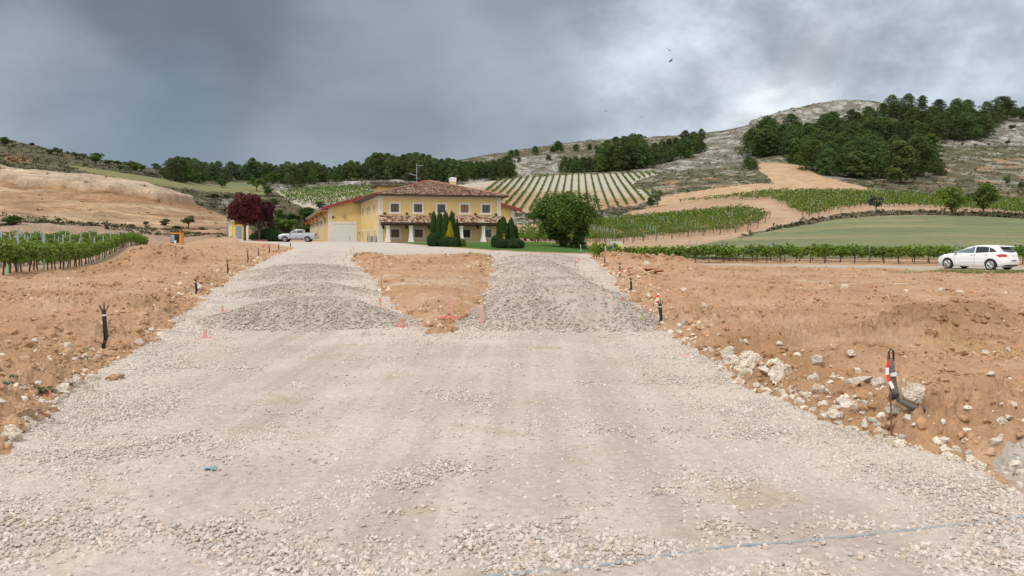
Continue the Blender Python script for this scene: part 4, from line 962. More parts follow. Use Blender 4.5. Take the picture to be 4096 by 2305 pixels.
def excavator():
    Y = 96.0; X = (447-CX)/F*Y; zt = CAMZ-(585-HY)/F*Y; z = zt-2.75; z = min(z, Z(X, Y)+.1)
    root = empty('small_excavator', (X, Y, z), .15, 'orange excavator cab showing above the earth crest', 'excavator', scale=1); root.scale = (.66, .8, 1)
    h = zt-z; org = mat('orange machine paint', (.78,.30,.03), .4)
    MB().box(-1.3, 1.3, -.9, .9, .5, h-1.25).build('upper_body', org, root)
    MB().box(-.95, .55, -.86, .6, h-1.25, h-.15).build('cab', mat('dark cab frame', (.04,.05,.06), .4), root)
    MB().box(-.88, -.30, -.875, -.862, h-1.15, h-.25).build('cab_window', mat('pale cab glass', (.30,.38,.42), .1), root)
    MB().box(-.18, .45, -.875, -.862, h-1.15, h-.25).build('cab_window', GLASS, root)
    MB().box(-1.0, .68, -.95, .65, h-.15, h).build('cab_roof', org, root)
    MB().box(.552, .85, -.85, .8, h-1.25, h-.02).build('rear_post', org, root)
    MB().box(-.28, .05, -1.05, -.90, h-1.4, h-.95).build('warning_board', WHITEP, root)
    MB().tube([(.6,-.5,h),(.6,-.5,h+.25)], .05, 8).build('beacon', mat('orange beacon', (.8,.2,.02), .3), root)
    for s in (-1, 1):
        t = MB(); t.prism([(-1.4,.15),(-1.2,0),(1.2,0),(1.4,.15),(1.4,.4),(1.2,.5),(-1.2,.5),(-1.4,.4)], s*.95-.2, s*.95+.2); t.build('track', BLACK, root)
excavator()
# ------------------------------------------------------------------ stakes, cables, pipes, tape, scraps
def small_things():
    Z = Zs
    mats = dict(pink=mat('pink sprayed wood', (.60,.33,.29), .85), tan=mat('raw wood', (.50,.34,.19), .85), red=mat('red painted wood', (.55,.15,.12), .8), green=mat('olive painted wood', (.42,.40,.17), .8), rod=RUSTY)
    tipm = mat('red paint', (.66,.20,.17), .8)
    lab = ['pink wooden stake at the near left edge of the left branch','pale wooden stake in pink paint left of the nearest left heap','low pale stake beyond the pink painted stakes on the left branch',
     'wooden stake with pink top and paint ring on the inner side of the left branch','larger wooden stake with pink foot paint nearest the tip of the earth triangle','pale stake up the white stone strip left of the earth triangle',
     'small red topped stake beside the far end of the left heaps','little stake just behind the red topped stake on the left branch','little stake in the row left of the earth triangle, third past the heaps','short stake in the row left of the earth triangle, fourth past the heaps',
     'thin stake near the far left corner of the earth triangle','tallest of the far stakes where the left branch meets the yard','tall pink lath standing at the tip of the earth triangle','tall pink lath in the white stones right of the triangle tip',
     'wooden stake at the inner edge of the right branch beyond the pink laths','wooden stake two steps beyond the pink laths on the right branch','slim stake by the white rocks on the inner right branch','stake at the earth triangle edge beside the mid right heap','stake just behind the one beside the mid right heap',
     'short stake near the far right corner of the earth triangle','short stake at the far right corner of the earth triangle','thin stake on the yard behind the middle of the earth triangle','thin stake on the yard behind the right of the earth triangle',
     'red stake on the outer side of the far right branch','small red stake farthest along the right branch','red stake just nearer than the first red one on the right branch','plain wooden stake beyond the heaps on the outer right branch',
     'wooden stake outer right branch, level with the second upright cable','wooden stake outer right branch, between the second and third upright cables','wooden stake by the third upright cable on the right branch','reddish stake at the outer edge of the nearest right heap','greenish stake in front of the near right cable bundle','small stake on top of the far right heap']
    for i, (qx, qy, hq, kind, pn) in enumerate(STAKES):
        x, y = at(qx, qy, height); h = hq/F*y; z = Z(x, y); w = max(.022, .5/F*y*2.2) if kind != 'pink' else max(.03, 1.6/F*y)
        k = kind.replace('pinktop', 'tan'); t = random.uniform(-.05, .05)
        m = MB(); m.add([(-w,-.012,-.25),(w,-.012,-.25),(w,.012,-.25),(-w,.012,-.25),(-w+t*h,-.012,h),(w+t*h,-.012,h),(w+t*h,.012,h),(-w+t*h,.012,h)], [(0,3,2,1),(4,5,6,7),(0,1,5,4),(1,2,6,5),(2,3,7,6),(3,0,4,7)])
        o = m.build('wooden_stake', mats[k], None, loc=(x, y, z)); tag(o, lab[i], 'stake', 'survey stakes along the gravel branches')
        if kind == 'pinktop':
            mb = MB().box(-w-.003+t*h, w+.003+t*h, -.016, .016, h-.07, h+.003); mb.build('painted_tip', tipm, o)
    # rebar rods
    rods = [(961,735,41,'thin rusty rod leaning beside the left corner of the earth triangle'),(1657,788,48,'thin rusty rod carrying striped tape behind the near right cable'),(1583,700,24,'rusty rod beside the fourth upright cable on the right'),(2243,1107,212,'rusty rod with striped tape beside the bent cable bundle')]
    stripe_r = mat('red tape', (.72,.05,.04), .45, spec=.4); stripe_w = mat('white tape', (.80,.79,.78), .45, spec=.4)
    rodpos = []
    for qx, qy, hq, lb in rods:
        x, y = at(qx, qy, height); h = hq/F*y; z = Z(x, y); r = max(.007, .45/F*y)
        tag(MB().tube([(0,0,-.2),(-.01*h,0,h*.5),(-.045*h,0,h)], r, 6).build('iron_rod', RUSTY, None, loc=(x, y, z)), lb, 'rod'); rodpos.append((x, y, z, h))
    # hanging tape made of alternating pieces
    def tape(pts, w, label, rows=None):
        root = empty('barrier_tape', pts[0], 0, label, 'tape'); P = [Vector(p)-Vector(pts[0]) for p in pts]
        for i in range(len(P)-1):
            a, b = P[i], P[i+1]; d = (b-a).normalized(); n = Vector((0, 0, 1)) if abs(d.z) < .7 else Vector((1, .15, 0)); n = (n-d*n.dot(d)).normalized()*w/2
            th = Vector((0, .0015, 0)); m = MB(); m.add([a-n-th, b-n*.9-th, b+n*.9-th, a+n-th, a-n+th, b-n*.9+th, b+n*.9+th, a+n+th], [(0,1,2,3),(7,6,5,4),(0,4,5,1),(1,5,6,2),(2,6,7,3),(3,7,4,0)])
            m.build('red_stripe' if i % 2 == 0 else 'white_stripe', stripe_r if i % 2 == 0 else stripe_w, root)
    x, y, z, h = rodpos[1]; n = 9; tape([(x-.02*k/n*9*.55/1.0-.0, y-.1*k/n, z+h*.93-(h*.72)*k/n+.05*math.sin(k)) for k in range(n)], .06, 'red and white tape slanting down from the thin rod')
    x, y, z, h = rodpos[2]; tape([(x-.11*k, y, z+h*.8-.03*k-.05*math.sin(k*.5)) for k in range(9)], .05, 'red and white tape sagging near the far right cable')
    x, y, z, h = rodpos[3]; dx = -.04*h
    def fl(n): return [(x+dx*(1-.5*k/n)-.03*math.sin(k*.9), y-.02-.005*k, z+h*(.93-.40*k/n)) for k in range(n)]
    tape(fl(5), .034, 'red and white tape wrapped down the rusty rod beside the bent cable')
    # cable bundles
    cab = mat('black cable sheath', (.022,.022,.025), .55); cab2 = mat('grey cable sheath', (.13,.125,.12), .5); band = mat('white cable tie band', (.75,.76,.80), .5)
    CB = [(262,882,116,.012,'upright black cable bundle nearest on the left earth'),(492.5,740,45,.02,'black cable bundle bending sideways, second on the left earth'),(572,690,38,.0,'third upright black cable along the left gravel edge'),
      (623,662,33,.0,'fourth upright black cable along the left gravel edge'),(650,649,25,.0,'fifth upright cable along the left gravel edge'),(677,639,24,.0,'sixth upright cable along the left gravel edge'),(701,629,17,0,'seventh upright cable, near the yard, on the left edge'),(731,621,10,0,'farthest little cable on the left edge by the yard'),
      (1661,822,64,.0,'dark cable bundle with looped top by the near right heap'),(1587,738,34,0,'thick black cable bundle, second nearest on the right edge'),(1559,698,40,0,'slim grey cable on the right edge, third from near'),(1521,671,22,0,'fourth cable from near on the right edge'),(1494,651,11,0,'farthest short cable on the right edge')]
    for i, (qx, qy, hq, _, lb) in enumerate(CB):
        x, y = at(qx, qy, height); h = hq/F*y; z = Z(x, y); root = empty('cable_bundle', (x, y, z), 0, lb, 'cable'); tag(root, group='cable ends standing along the gravel edges')
        r = max(.016, .62/F*y); sgn = -1 if qx < 1000 else -.4; m_ = cab if i != 10 else cab2
        for k in range(3):
            ox = (k-1)*r*1.1; spread = (k-1)*.08*h
            p = [(ox+.10*h*sgn,0,-.05),(ox+.02*h*sgn,.0,.03*h),(ox+.035*h,k*.01,.25*h),(ox+.01*h,.0,.55*h),(ox,0,.78*h),(ox+spread*.6,0,.88*h),(ox+spread,0,h*(1-.05*abs(k-1)))]
            MB().tube(p, [r,r,r,r,r*.95,r*.7,r*.5], 7).build('cable', m_, root, True)
        if h > .35: MB().tube([(.008*h,0,.71*h),(.006*h,0,.74*h)], r*2.1, 10).build('tie_band', band, root)
    x, y = at(2262, 1092, height); z = Z(x, y); root = empty('cable_bundle', (x, y, z), 0, 'big bent grey cable bundle curling onto the earth behind the taped rod', 'cable'); u = y/F
    def q3(a, b, d=0): return ((a-2262)*u, d, (1092-b)*u)
    for k, (o, rr) in enumerate(((0,.021),(8,.021),(4,.018))):
        p = [q3(2322+o*.2,1074+k*2,-.02),q3(2290,1071-k*2,-.01),q3(2262,1054,0),q3(2246+o,1025,k*.02),q3(2240+o,985,k*.02),q3(2237+o*.8,950,k*.01)]
        MB().tube(p, [rr*.9,rr*1.1,rr*1.2,rr*1.2,rr*1.1,rr], 9).build('cable', cab2, root, True)
    lp = MB().tube([q3(2237,950),q3(2236,933),q3(2240,924),q3(2247,930),q3(2248,955)], .009, 7); lp.build('cable_loop', cab, root, True)
    MB().tube([q3(2243,984,.01),q3(2243,992,.01)], .05, 12).build('tie_band', band, root); MB().tube([q3(2247,1040,.01),q3(2252,1046,.01)], .048, 12).build('tie_band', cab, root)
    # pipe stubs, hose on the gravel, scraps
    gp = mat('grey blue pipe', (.27,.30,.32), .6, nscale=12)
    for qx, qy, dx, dz, L, r, lb in ((2088,1046,.9,.55,.22,.024,'grey plastic pipe stub poking from rocks at the right gravel edge'),(1706,838,.5,.8,.28,.03,'grey pipe stub leaning in the earth just beyond the near right cable')):
        x, y = at(qx, qy, height); z = Z(x, y); n = math.hypot(dx, dz); o = MB().tube([(0,0,-.03),(dx/n*L,0,dz/n*L)], r, 12).build('pipe_stub', gp, None, True, (x, y, z)); tag(o, lb, 'pipe')
    pts = []
    for qx, qy in ((1180,1456),(1330,1441),(1500,1423),(1680,1398),(1850,1375),(2000,1361),(2150,1349),(2300,1333),(2450,1316),(2620,1296),(2800,1276)):
        x, y = at(qx, qy, height); pts.append((x, y, Z(x, y)+.002))
    tag(MB().tube(pts, .0115, 10).build('hose', gp, None, True), 'long grey blue hose lying across the nearest gravel', 'hose')
    x, y = at(530, 1180); m = MB(); rng = np.random.default_rng(3); n = 6
    for i in range(n+1):
        for j in range(4): m.v.append(((i/n-.5)*.085+.006*rng.normal(), (j/3-.5)*.05+.006*rng.normal(), .010+.008*abs(rng.normal())))
    for i in range(n):
        for j in range(3): a = i*4+j; m.f.append((a, a+4, a+5, a+1))
    o = m.build('cloth_scrap', mat('teal cloth', (.10,.33,.38), .8), None, loc=(x, y, Z(x, y))); sol = o.modifiers.new('s', 'SOLIDIFY'); sol.thickness = .003; tag(o, 'crumpled teal cloth scrap on the left of the gravel apron', 'cloth')
    # boards on the right earth
    woodp = mats['tan']; redb = mat('red brown broken tile', (.40,.16,.12), .85)
    L = [(1622,690,2.0,.3,'long pale board lying on the right earth heap'),(1636,686,-.9,.25,'pale board across the others on the right earth'),(1630,693,.9,.1,'shorter pale board in the board pile on the right earth'),(1645,690,-1.3,.12,'steepest board in the board pile on the right earth')]
    for qx, qy, a, tilt, lb in L:
        x, y = at(qx, qy, height); o = MB().box(-.5, .5, -.06, .06, -.012, .012).build('wood_board', woodp, None, loc=(x, y, Z(x, y)+.12)); o.rotation_euler = (0, -tilt, a); tag(o, lb, 'board', 'boards dumped on the right earth')
    for qx, qy, lb in ((1630,686,'red brown broken slab under the boards on the right earth'),(1655,690,'smaller red slab beside the board pile')):
        x, y = at(qx, qy, height); o = MB().prism([(-.22,-.14),(.2,-.16),(.26,.08),(.0,.18),(-.2,.1)], 0, .05, 'z').build('broken_slab', redb, None, loc=(x, y, Z(x, y)+.12)); o.rotation_euler = (.3, .1, qx); tag(o, lb, 'slab')
    x, y = at(1130, 816, height); m = MB(); rng = np.random.default_rng(8)
    for k in range(9): a = rng.uniform(0, 6.28); m.tube([(0,0,.03),(.12*math.cos(a),.12*math.sin(a),.05+.05*rng.uniform()),(.28*math.cos(a),.2*math.sin(a),.02)], .012, 5)
    tag(m.build('plastic_netting', tipm, None, loc=(x, y, Z(x, y)+.03)), 'tangle of red plastic strips at the foot of the tall pink lath', 'netting')
    x, y = at(118, 1003, height); m = MB(); m.tube([(0,0,0),(.03,0,.1),(.06,0,.04)], .012, 5); m.tube([(-.02,0,0),(-.03,0,.06)], .012, 5)
    tag(m.build('paint_tag', tipm, None, loc=(x, y, Z(x, y)+.02)), 'small red plastic scrap at the lower left gravel edge', 'scrap')
    # large birds high over the valley
    dark = mat('dark feathers', (.03,.03,.035), .8)
    for i, (qx, qy, s, lb) in enumerate(((1683,126,.75,'upper of the two dark soaring birds'),(1687,153,.8,'lower of the two dark soaring birds'),(1525,279,.35,'tiny distant bird left of the soaring pair'),(1612,294,.35,'tiny distant bird below the soaring pair'))):
        Y = 150; X = (qx-CX)/F*Y; zz = CAMZ-(qy-HY)/F*Y; m = MB()
        B_ = [(0,-.35,0,.06),(0,-.1,.02,.10),(0,.2,0,.07),(0,.42,-.02,.02)]; m.tube([(a,b,c) for a, b, c, d in B_], [d for *_, d in B_], 6)
        for sg in (-1, 1): m.add([(0,.12,.03),(sg*.5,.16,.16),(sg*1.05,.0,.10),(sg*.5,-.1,.13),(0,-.12,.02),(0,.12,.0),(sg*.5,.16,.13),(sg*1.05,.0,.08),(sg*.5,-.1,.10),(0,-.12,-.01)], [(0,1,3,4),(1,2,3),(5,9,8,6),(6,8,7),(0,5,6,1),(1,6,7,2),(2,7,8,3),(3,8,9,4)])
        m.add([(-.05,-.3,0),(.05,-.3,0),(.14,-.55,0),(-.14,-.55,0),(-.05,-.3,.02),(.05,-.3,.02),(.14,-.55,.02),(-.14,-.55,.02)], [(0,1,2,3),(7,6,5,4),(0,4,5,1),(1,5,6,2),(2,6,7,3),(3,7,4,0)])
        o = m.build('soaring_bird', dark, None, loc=(X, Y, zz)); o.scale = (s,)*3; o.rotation_euler = (.6, .3, i*1.3+.6); tag(o, lb, 'bird')
small_things()
# ------------------------------------------------------------------ foliage
def leafcloud(P, Nn, size, C, aspect=1.0, rng=RNG):
    """one bent quad per leaf or leaf clump"""
    n = len(P); Nn = Nn+rng.normal(0, .55, (n, 3)); Nn /= np.linalg.norm(Nn, axis=1, keepdims=True)+1e-9
    r = rng.normal(size=(n, 3)); U = np.cross(Nn, r); U /= np.linalg.norm(U, axis=1, keepdims=True)+1e-9; W = np.cross(Nn, U)
    s = (size*rng.uniform(.6, 1.3, n))[:, None]; a = s*aspect
    V = np.stack([P-U*s*.5, P-W*a*.42+Nn*s*.10, P+U*s*.6-Nn*s*.12, P+W*a*.42], 1).reshape(-1, 3)
    return V, np.arange(4*n).reshape(n, 4), np.repeat(C, 4, 0)
def sph(n, rng):
    v = rng.normal(size=(n, 3)); return v/np.linalg.norm(v, axis=1, keepdims=True)
def lobes_cloud(lobes, n, size, rng, inner=.55, squash=1.0, var=.25, aspect=1.0, up=.3):
    A = np.array([max(l[3], .01)**2 for l in lobes]); A = A/A.sum(); Ps = []; Ns = []; Cs = []
    for (x, y, z, r), a in zip(lobes, A):
        k = max(int(n*a), 8); d = sph(k, rng); d[:, 2] = np.where(d[:, 2] < -.5, -d[:, 2], d[:, 2])
        rr = r*(inner+(1-inner)*rng.uniform(size=k)**.45)*(1+.22*noise(d[:,0]*2.4+x, d[:,1]*2.4+d[:,2]*2+y, 7))
        Ps.append(np.array([x, y, z])+d*rr[:, None]*np.array([1, 1, squash])); Ns.append(d+np.array([0, 0, up]))
        Cs.append(np.full((k, 3), rng.uniform(1-var, 1+var))*rng.uniform(.8, 1.2, (k, 1)))
    return leafcloud(np.concatenate(Ps), np.concatenate(Ns), size, np.concatenate(Cs), aspect, rng)
def limbs(mb, h0, h1, r0, tips, rng):
    mb.tube([(0,0,-.4),(.05*h1*rng.normal()*.3,.02,h0*.5),(0,0,h0)], [r0*1.25, r0, r0*.8], 8)
    for t in tips:
        p = (t[0]*.45+.1*rng.normal(), t[1]*.45+.1*rng.normal(), h0+(t[2]-h0)*.55); mb.tube([(0,0,h0*.9), p, tuple(t)], [r0*.55, r0*.32, r0*.1], 6)
BARK = mat('grey brown bark', (.13,.095,.07), .95, nscale=5, namt=.3)
PINEF = mat('pine needles', (.078,.125,.037), .85, attr=True, rand=.75, spec=.1, trans=.18)
def pine_proto(seed, H, R, low=.06, round_=1.0):
    rng = np.random.default_rng(seed); lobes = []
    nl = 40
    for i in range(nl):
        t = (i+.5)/nl; z = H*(low+.06+(.98-low-.1)*t); env = R*max(0, 1-abs((t-.38)/.66)**2.6)**.55
        a = i*2.4+rng.uniform(-.4, .4); rr = env*rng.uniform(.35, .95)*(1 if t < .88 else .6); lr = R*rng.uniform(.24, .40)*(1.0-.15*t)
        lobes.append((rr*math.cos(a), rr*math.sin(a), z, lr))
    lobes.append((0, 0, H*.93, R*.30)); lobes += [(0, 0, H*q, R*.55) for q in (.3, .5, .7)]
    V, Fc, C = lobes_cloud(lobes, 7000, H*.040, rng, .60, .70, .34, .6, .5)
    # needle tone differs at random from lobe to lobe and leaf to leaf
    crown = npmesh('crown', V, Fc, PINEF, C)
    mb = MB(); limbs(mb, H*.5, H, H*.022, [(l[0]*.8, l[1]*.8, l[2]) for l in lobes[2:30:4]], rng)
    return crown, mb.mesh('trunk', BARK, True)
def tree_obj(name, pr, loc, s, rz, label, cat, group=None, sz=None):
    e = empty(name, loc, rz, label, cat, group); e.scale = (s, s, sz or s)
    link('crown', pr[0], e); link('trunk', pr[1], e); return e
def on_line(pts, x): return float(np.interp(x, [p[0] for p in pts], [p[1] for p in pts]))
def forests():
    rng = np.random.default_rng(77)
    PR = [pine_proto(400+i, 10, r, lo) for i, (r, lo) in enumerate(((3.9,-.02),(3.5,.0),(4.4,-.03),(3.8,.06),(3.3,.03),(4.1,-.02)))]
    def pine(qx, qb, top, label, group, wide=1.0, pr=None):
        X, Y = at(qx, qb); z = Z(X, Y); h = (qb-top)/F*Y; s = h/10.1; w = wide*rng.uniform(.88, 1.15)
        p = PR[pr if pr is not None else rng.integers(0, 6)]; tree_obj('pine_tree', p, (X, Y, z-.2), s*w, rng.uniform(0, 6.28), label, 'pine tree', group, s)
    # ridge belt behind the house
    top = [(415,402),(447,389),(490,392),(505,406),(523,404),(560,402),(590,396),(611,391),(648,396),(680,408),(700,412),(721,404),(750,408),(776,401),(800,404),(831,420),(860,409),(889,398),(915,408),(930,390),(944,381),(981,380),(995,392),(1006,387),(1050,380),(1087,387),(1100,398),(1124,393),(1160,402),(1200,402),(1230,402),(1263,396),(1290,405)]
    bot = [(415,448),(450,460),(520,455),(600,454),(700,461),(740,468),(815,457),(890,451),(945,450),(1000,452),(1100,458),(1280,449)]
    g = 'pines of the belt on the ridge behind the house'
    n = 0
    for row, (step, up) in enumerate(((15.5, 0), (14.5, 8))):
        x = 424+row*7
        while x < 1288:
            t = on_line(top, x); b = on_line(bot, x); qb = b-up+rng.uniform(-3, 3)
            tt = t+rng.uniform(0, 3) if row else t+rng.uniform(4, 22)
            if qb-tt < 24: tt = qb-24
            side = 'left' if x < 700 else 'middle' if x < 990 else 'right'
            lb = {0: {'left':'front row pine of the ridge belt above the green field','middle':'front row pine of the ridge belt above the white vineyard patch','right':'front row pine of the ridge belt above the house roof'},
                  1: {'left':'skyline pine of the ridge belt above the green field','middle':'skyline pine of the ridge belt above the white vineyard patch','right':'skyline pine of the ridge belt above the house roof'}}[row][side]
            pine(x, qb, tt, lb, g+', '+('front' if not row else 'skyline')+' row, '+side, .98); x += step*rng.uniform(.8, 1.2); n += 1
    for (x, b, t) in ((1276,440,391),(1300,393,374),(1287,396,376),(1346,388,366),(1404,384,353),(1390,385,366),(1449,379,361),(1483,378,361),(1500,377,364),(1306,408,394),(1380,404,388),(1884,424,391),(1895,425,398)):
        pine(x, b, t, {1884:'lone pine at the left foot of the right forest',1895:'smaller pine touching the lone pine below the right forest',1404:'round pine standing on the hill crest left of the middle wood',1346:'small double topped pine on the slope left of the middle wood'}.get(x, 'small scattered pine on the pale slope above the striped vineyard'), 'scattered pines above the striped vineyard' if x not in (1884,1895,1404,1346) else None, 1.25, 3 if x > 1340 else None)
    # middle wood
    g = 'pines of the middle wood above the striped vineyard'
    MB_ = [(1410,434),(1450,436),(1500,435),(1592,429),(1640,420),(1683,408),(1740,396),(1771,380)]
    MT = [(1405,400),(1430,385),(1452,374),(1490,378),(1515,355),(1537,341),(1560,338),(1586,328),(1612,333),(1625,352),(1662,357),(1700,345),(1715,330),(1735,322),(1760,330),(1774,350)]
    for row, (step, up) in enumerate(((17, 2), (16, 16), (20, 34))):
        x = 1412+row*8
        while x < 1772-(row == 2)*5:
            if row == 2 and x < 1500: x += 20; continue
            b = on_line(MB_, x)-up+rng.uniform(-2, 2); t = on_line(MT, x)+(2-row)*11+rng.uniform(0, 7); t = min(t, b-26)
            pine(x, b, t, ('front','mid','top')[row]+' row pine in the dark middle wood above the striped vineyard', g+', '+('front','mid','top')[row]+' row', 1.15); x += step*rng.uniform(.8, 1.2); n += 1
    # big wood on the right hill
    poly = [(1887,378),(1898,394),(1950,400),(1985,411),(2045,429),(2082,440),(2156,448),(2230,455),(2266,461),(2311,444),(2380,440),(2345,405),(2340,380),(2362,352),(2477,348),(2484,328),(2532,308),(2576,300),(2620,300),(2620,275),(2450,272),(2240,272),(2200,300),(2110,322),(2040,325),(1950,335),(1892,362)]
    g = 'pines of the right hill wood'; pts = []
    fixed = [(1893,392,322,1.25),(1946,340,296,1),(1915,396,330,1.2),(2000,410,345,1.2),(2045,429,351,1.25),(2082,440,372,1.2),(2156,448,377,1.25),(2120,445,385,1.2),(2266,461,351,1.35),(2215,447,380,1.2),(2311,444,345,1.3),(2362,441,403,1.3),(2100,320,279,1.1),(2244,288,238,1.1),(2285,283,234,1.15),(2320,280,238,1.1),(2359,280,233,1.1),(2395,278,236,1.1),(2430,280,240,1.1),(2469,285,243,1.1),(2524,300,241,1.3),(2575,300,266,1.1),(2477,347,285,1.2),(2400,351,290,1.3),(2435,350,282,1.3),(2360,351,300,1.2)]
    for x, b, t, w in fixed: pts.append((x, b)); pine(x, b, t, 'biggest pine at the lowest edge of the right hill wood' if x == 2266 else ('skyline' if b < 302 else 'lower edge' if b > 420 else 'flank')+' pine of the wood on the right hill', None if x == 2266 else g+(', skyline' if b < 302 else ', lower edge' if b > 420 else ', flank'), w); n += 1
    tries = 0; lim = 118
    while tries < 9000 and lim > 0:
        tries += 1; x = rng.uniform(1885, 2620); b = rng.uniform(275, 462)
        if not inpoly([x], [b], poly)[0]: continue
        sc = .62+.6*(b-275)/185
        if any(abs(x-p[0])/(19*sc)+abs(b-p[1])/(11*sc) < 1 for p in pts): continue
        if 2110 < x < 2330 and 285 < b < 318 and rng.uniform() < .45: continue
        pts.append((x, b)); h = (44+(b-275)*.16)*rng.uniform(.8, 1.12); t = b-h
        if b < 330 and x < 2230: t = b-h*.8
        if x > 2230 and b < 300: t = max(t, 240)
        pine(x, b, t, ('upper' if b < 330 else 'middle' if b < 400 else 'lower')+' slope pine inside the wood on the right hill', g+', '+('upper' if b < 330 else 'middle' if b < 400 else 'lower')+' slope', 1.12); lim -= 1; n += 1
    print('pines', n)
    # broadleaf trees
    LF = mat('fresh green leaves', (.105,.165,.030), .7, attr=True, rand=.7, spec=.2, trans=.3)
    LD = mat('deep green leaves', (.060,.105,.022), .7, attr=True, spec=.2, trans=.3)
    LO = mat('grey green leaves', (.12,.15,.07), .8, attr=True, rand=.7, spec=.1, trans=.2)
    def broad(seed, H, R, leaf, n, m, trunk=.3, squash=.8, nl=22, inner=.5, tr=.03):
        r = np.random.default_rng(seed); L = []
        for i in range(nl):
            d = sph(1, r)[0]; k = r.uniform(.45, .8); L.append((d[0]*R*k, d[1]*R*k, H*(trunk+(1-trunk)*.52)+d[2]*k*H*(1-trunk)*.52, R*r.uniform(.24, .40)))
        L.append((0, 0, H*(trunk+(1-trunk)*.5), R*.55))
        V, Fc, C = lobes_cloud(L, n, leaf, r, inner, squash, .28, .8, .4); mb = MB(); limbs(mb, H*trunk*1.1, H, H*tr, [(l[0]*.85, l[1]*.85, l[2]) for l in L[:9]], r)
        return npmesh('crown', V, Fc, m, C), mb.mesh('trunk', BARK, True)
    BR = [broad(500+i, 5, r, .30, 2800, m, t, nl=14) for i, (r, m, t) in enumerate(((2.4,LF,.3),(2.0,LO,.32),(2.9,LF,.15),(1.8,LO,.38),(2.5,LD,.2)))]
    def put(qx, qb, top, w, k, name, lb, cat='tree', group=None):
        X, Y = at(qx, qb); h = (qb-top)/F*Y; sz = h/4.7; R = (2.4,2.0,2.9,1.8,2.5)[k]; s = w/F*Y/2/(R*.86)
        return tree_obj(name, BR[k], (X, Y, Z(X, Y)-.1), s, rng.uniform(0, 6.28), lb, cat, group, sz)
    T = [(41,348,340,9,3,'tiny tree alone on the top left skyline'),(14,366,346,36,2,'bright yellow green bush high on the left hill'),(80,369,357,13,1,'grey small tree left of two on the upper left skyline'),(96,369,357,9,1,'narrow grey tree beside another on the upper left skyline'),
      (123,374,361,9,3,'little skyline tree on thin trunk above the scrub'),(145,391,370,26,1,'loose tree on the left skyline with dark bush before it'),(124,387,377,18,4,'dark low bush before the loose skyline tree'),(171,392,379,8,3,'thin sapling like tree between skyline trees at left'),
      (191,401,382,23,3,'open crowned almond tree on the left skyline'),(212,403,384,16,1,'slim pale tree just left of the large round skyline tree'),(241,414,386,40,2,'large round green tree on the left skyline'),(274,418,400,24,1,'grey green tree right of the large round skyline tree'),
      (295,418,403,24,1,'second grey green tree right of the large round skyline tree'),(302,432,415,20,3,'pale silvery bush under the left skyline trees'),(325,426,404,30,0,'rounded tree midway down the left skyline'),(340,430,409,34,2,'spreading bush like tree beside the rounded skyline tree'),
      (356,434,414,22,0,'smaller green tree at the end of the left skyline row'),(393,432,412,24,4,'dark green tree just left of the bright one by the pine belt'),(414,449,423,34,2,'bright fresh green tree at the left end of the pine belt'),(382,443,433,18,1,'low grey bush before the dark green skyline tree'),
      (441,455,432,34,0,'green shrubby tree under the first pines'),(466,461,436,36,4,'dark spreading tree before the left pines'),(500,464,438,44,4,'wide dark tree at the edge of the green field'),(558,473,452,28,4,'round dark tree standing alone at the green field edge'),
      (646,483,447,38,0,'walnut tree with clear trunk on the far green field'),(664,478,441,26,2,'taller bright tree behind the field walnut tree'),(673,494,469,28,4,'bushy dark shrub right of the field walnut tree'),(540,500,487,34,4,'low dark shrub on the slope above the cut bank'),(570,500,489,22,4,'second low dark shrub above the cut bank'),
      (1654,520,473,32,1,'small grey green tree with bare leaning trunk by the scrub knoll'),(1636,522,498,26,4,'dark bush leaning on the small grey tree by the knoll'),(2204,538,489,36,1,'feathery grey green bush above the wheat field'),
      (2395,546,475,72,2,'large round dark bush standing above the wheat field'),(2474,539,467,76,2,'spreading green tree with short trunk above the wheat field'),(2421,369,358,8,3,'leftmost tiny bare tree on the right hill terrace'),(2453,370,360,8,3,'second tiny tree on the right hill terrace'),(2487,370,358,7,3,'third tiny tree on the right hill terrace'),
      (2535,370,351,14,3,'largest tiny tree on the right hill terrace'),(2545,330,312,18,1,'pale green small tree beyond the right hill terrace'),(2532,473,440,16,1,'thin grey tree on the brown slope at far right'),(2572,480,455,22,1,'shrubby tree at the far right edge of the brown slope')]
    for x, b, t, w, k, lb in T: put(x, b, t, w, k, 'hill_tree' if 'bush' not in lb and 'shrub' not in lb else 'hill_bush', lb, 'bush' if 'bush ' in lb+' ' and 'like' not in lb else 'tree')
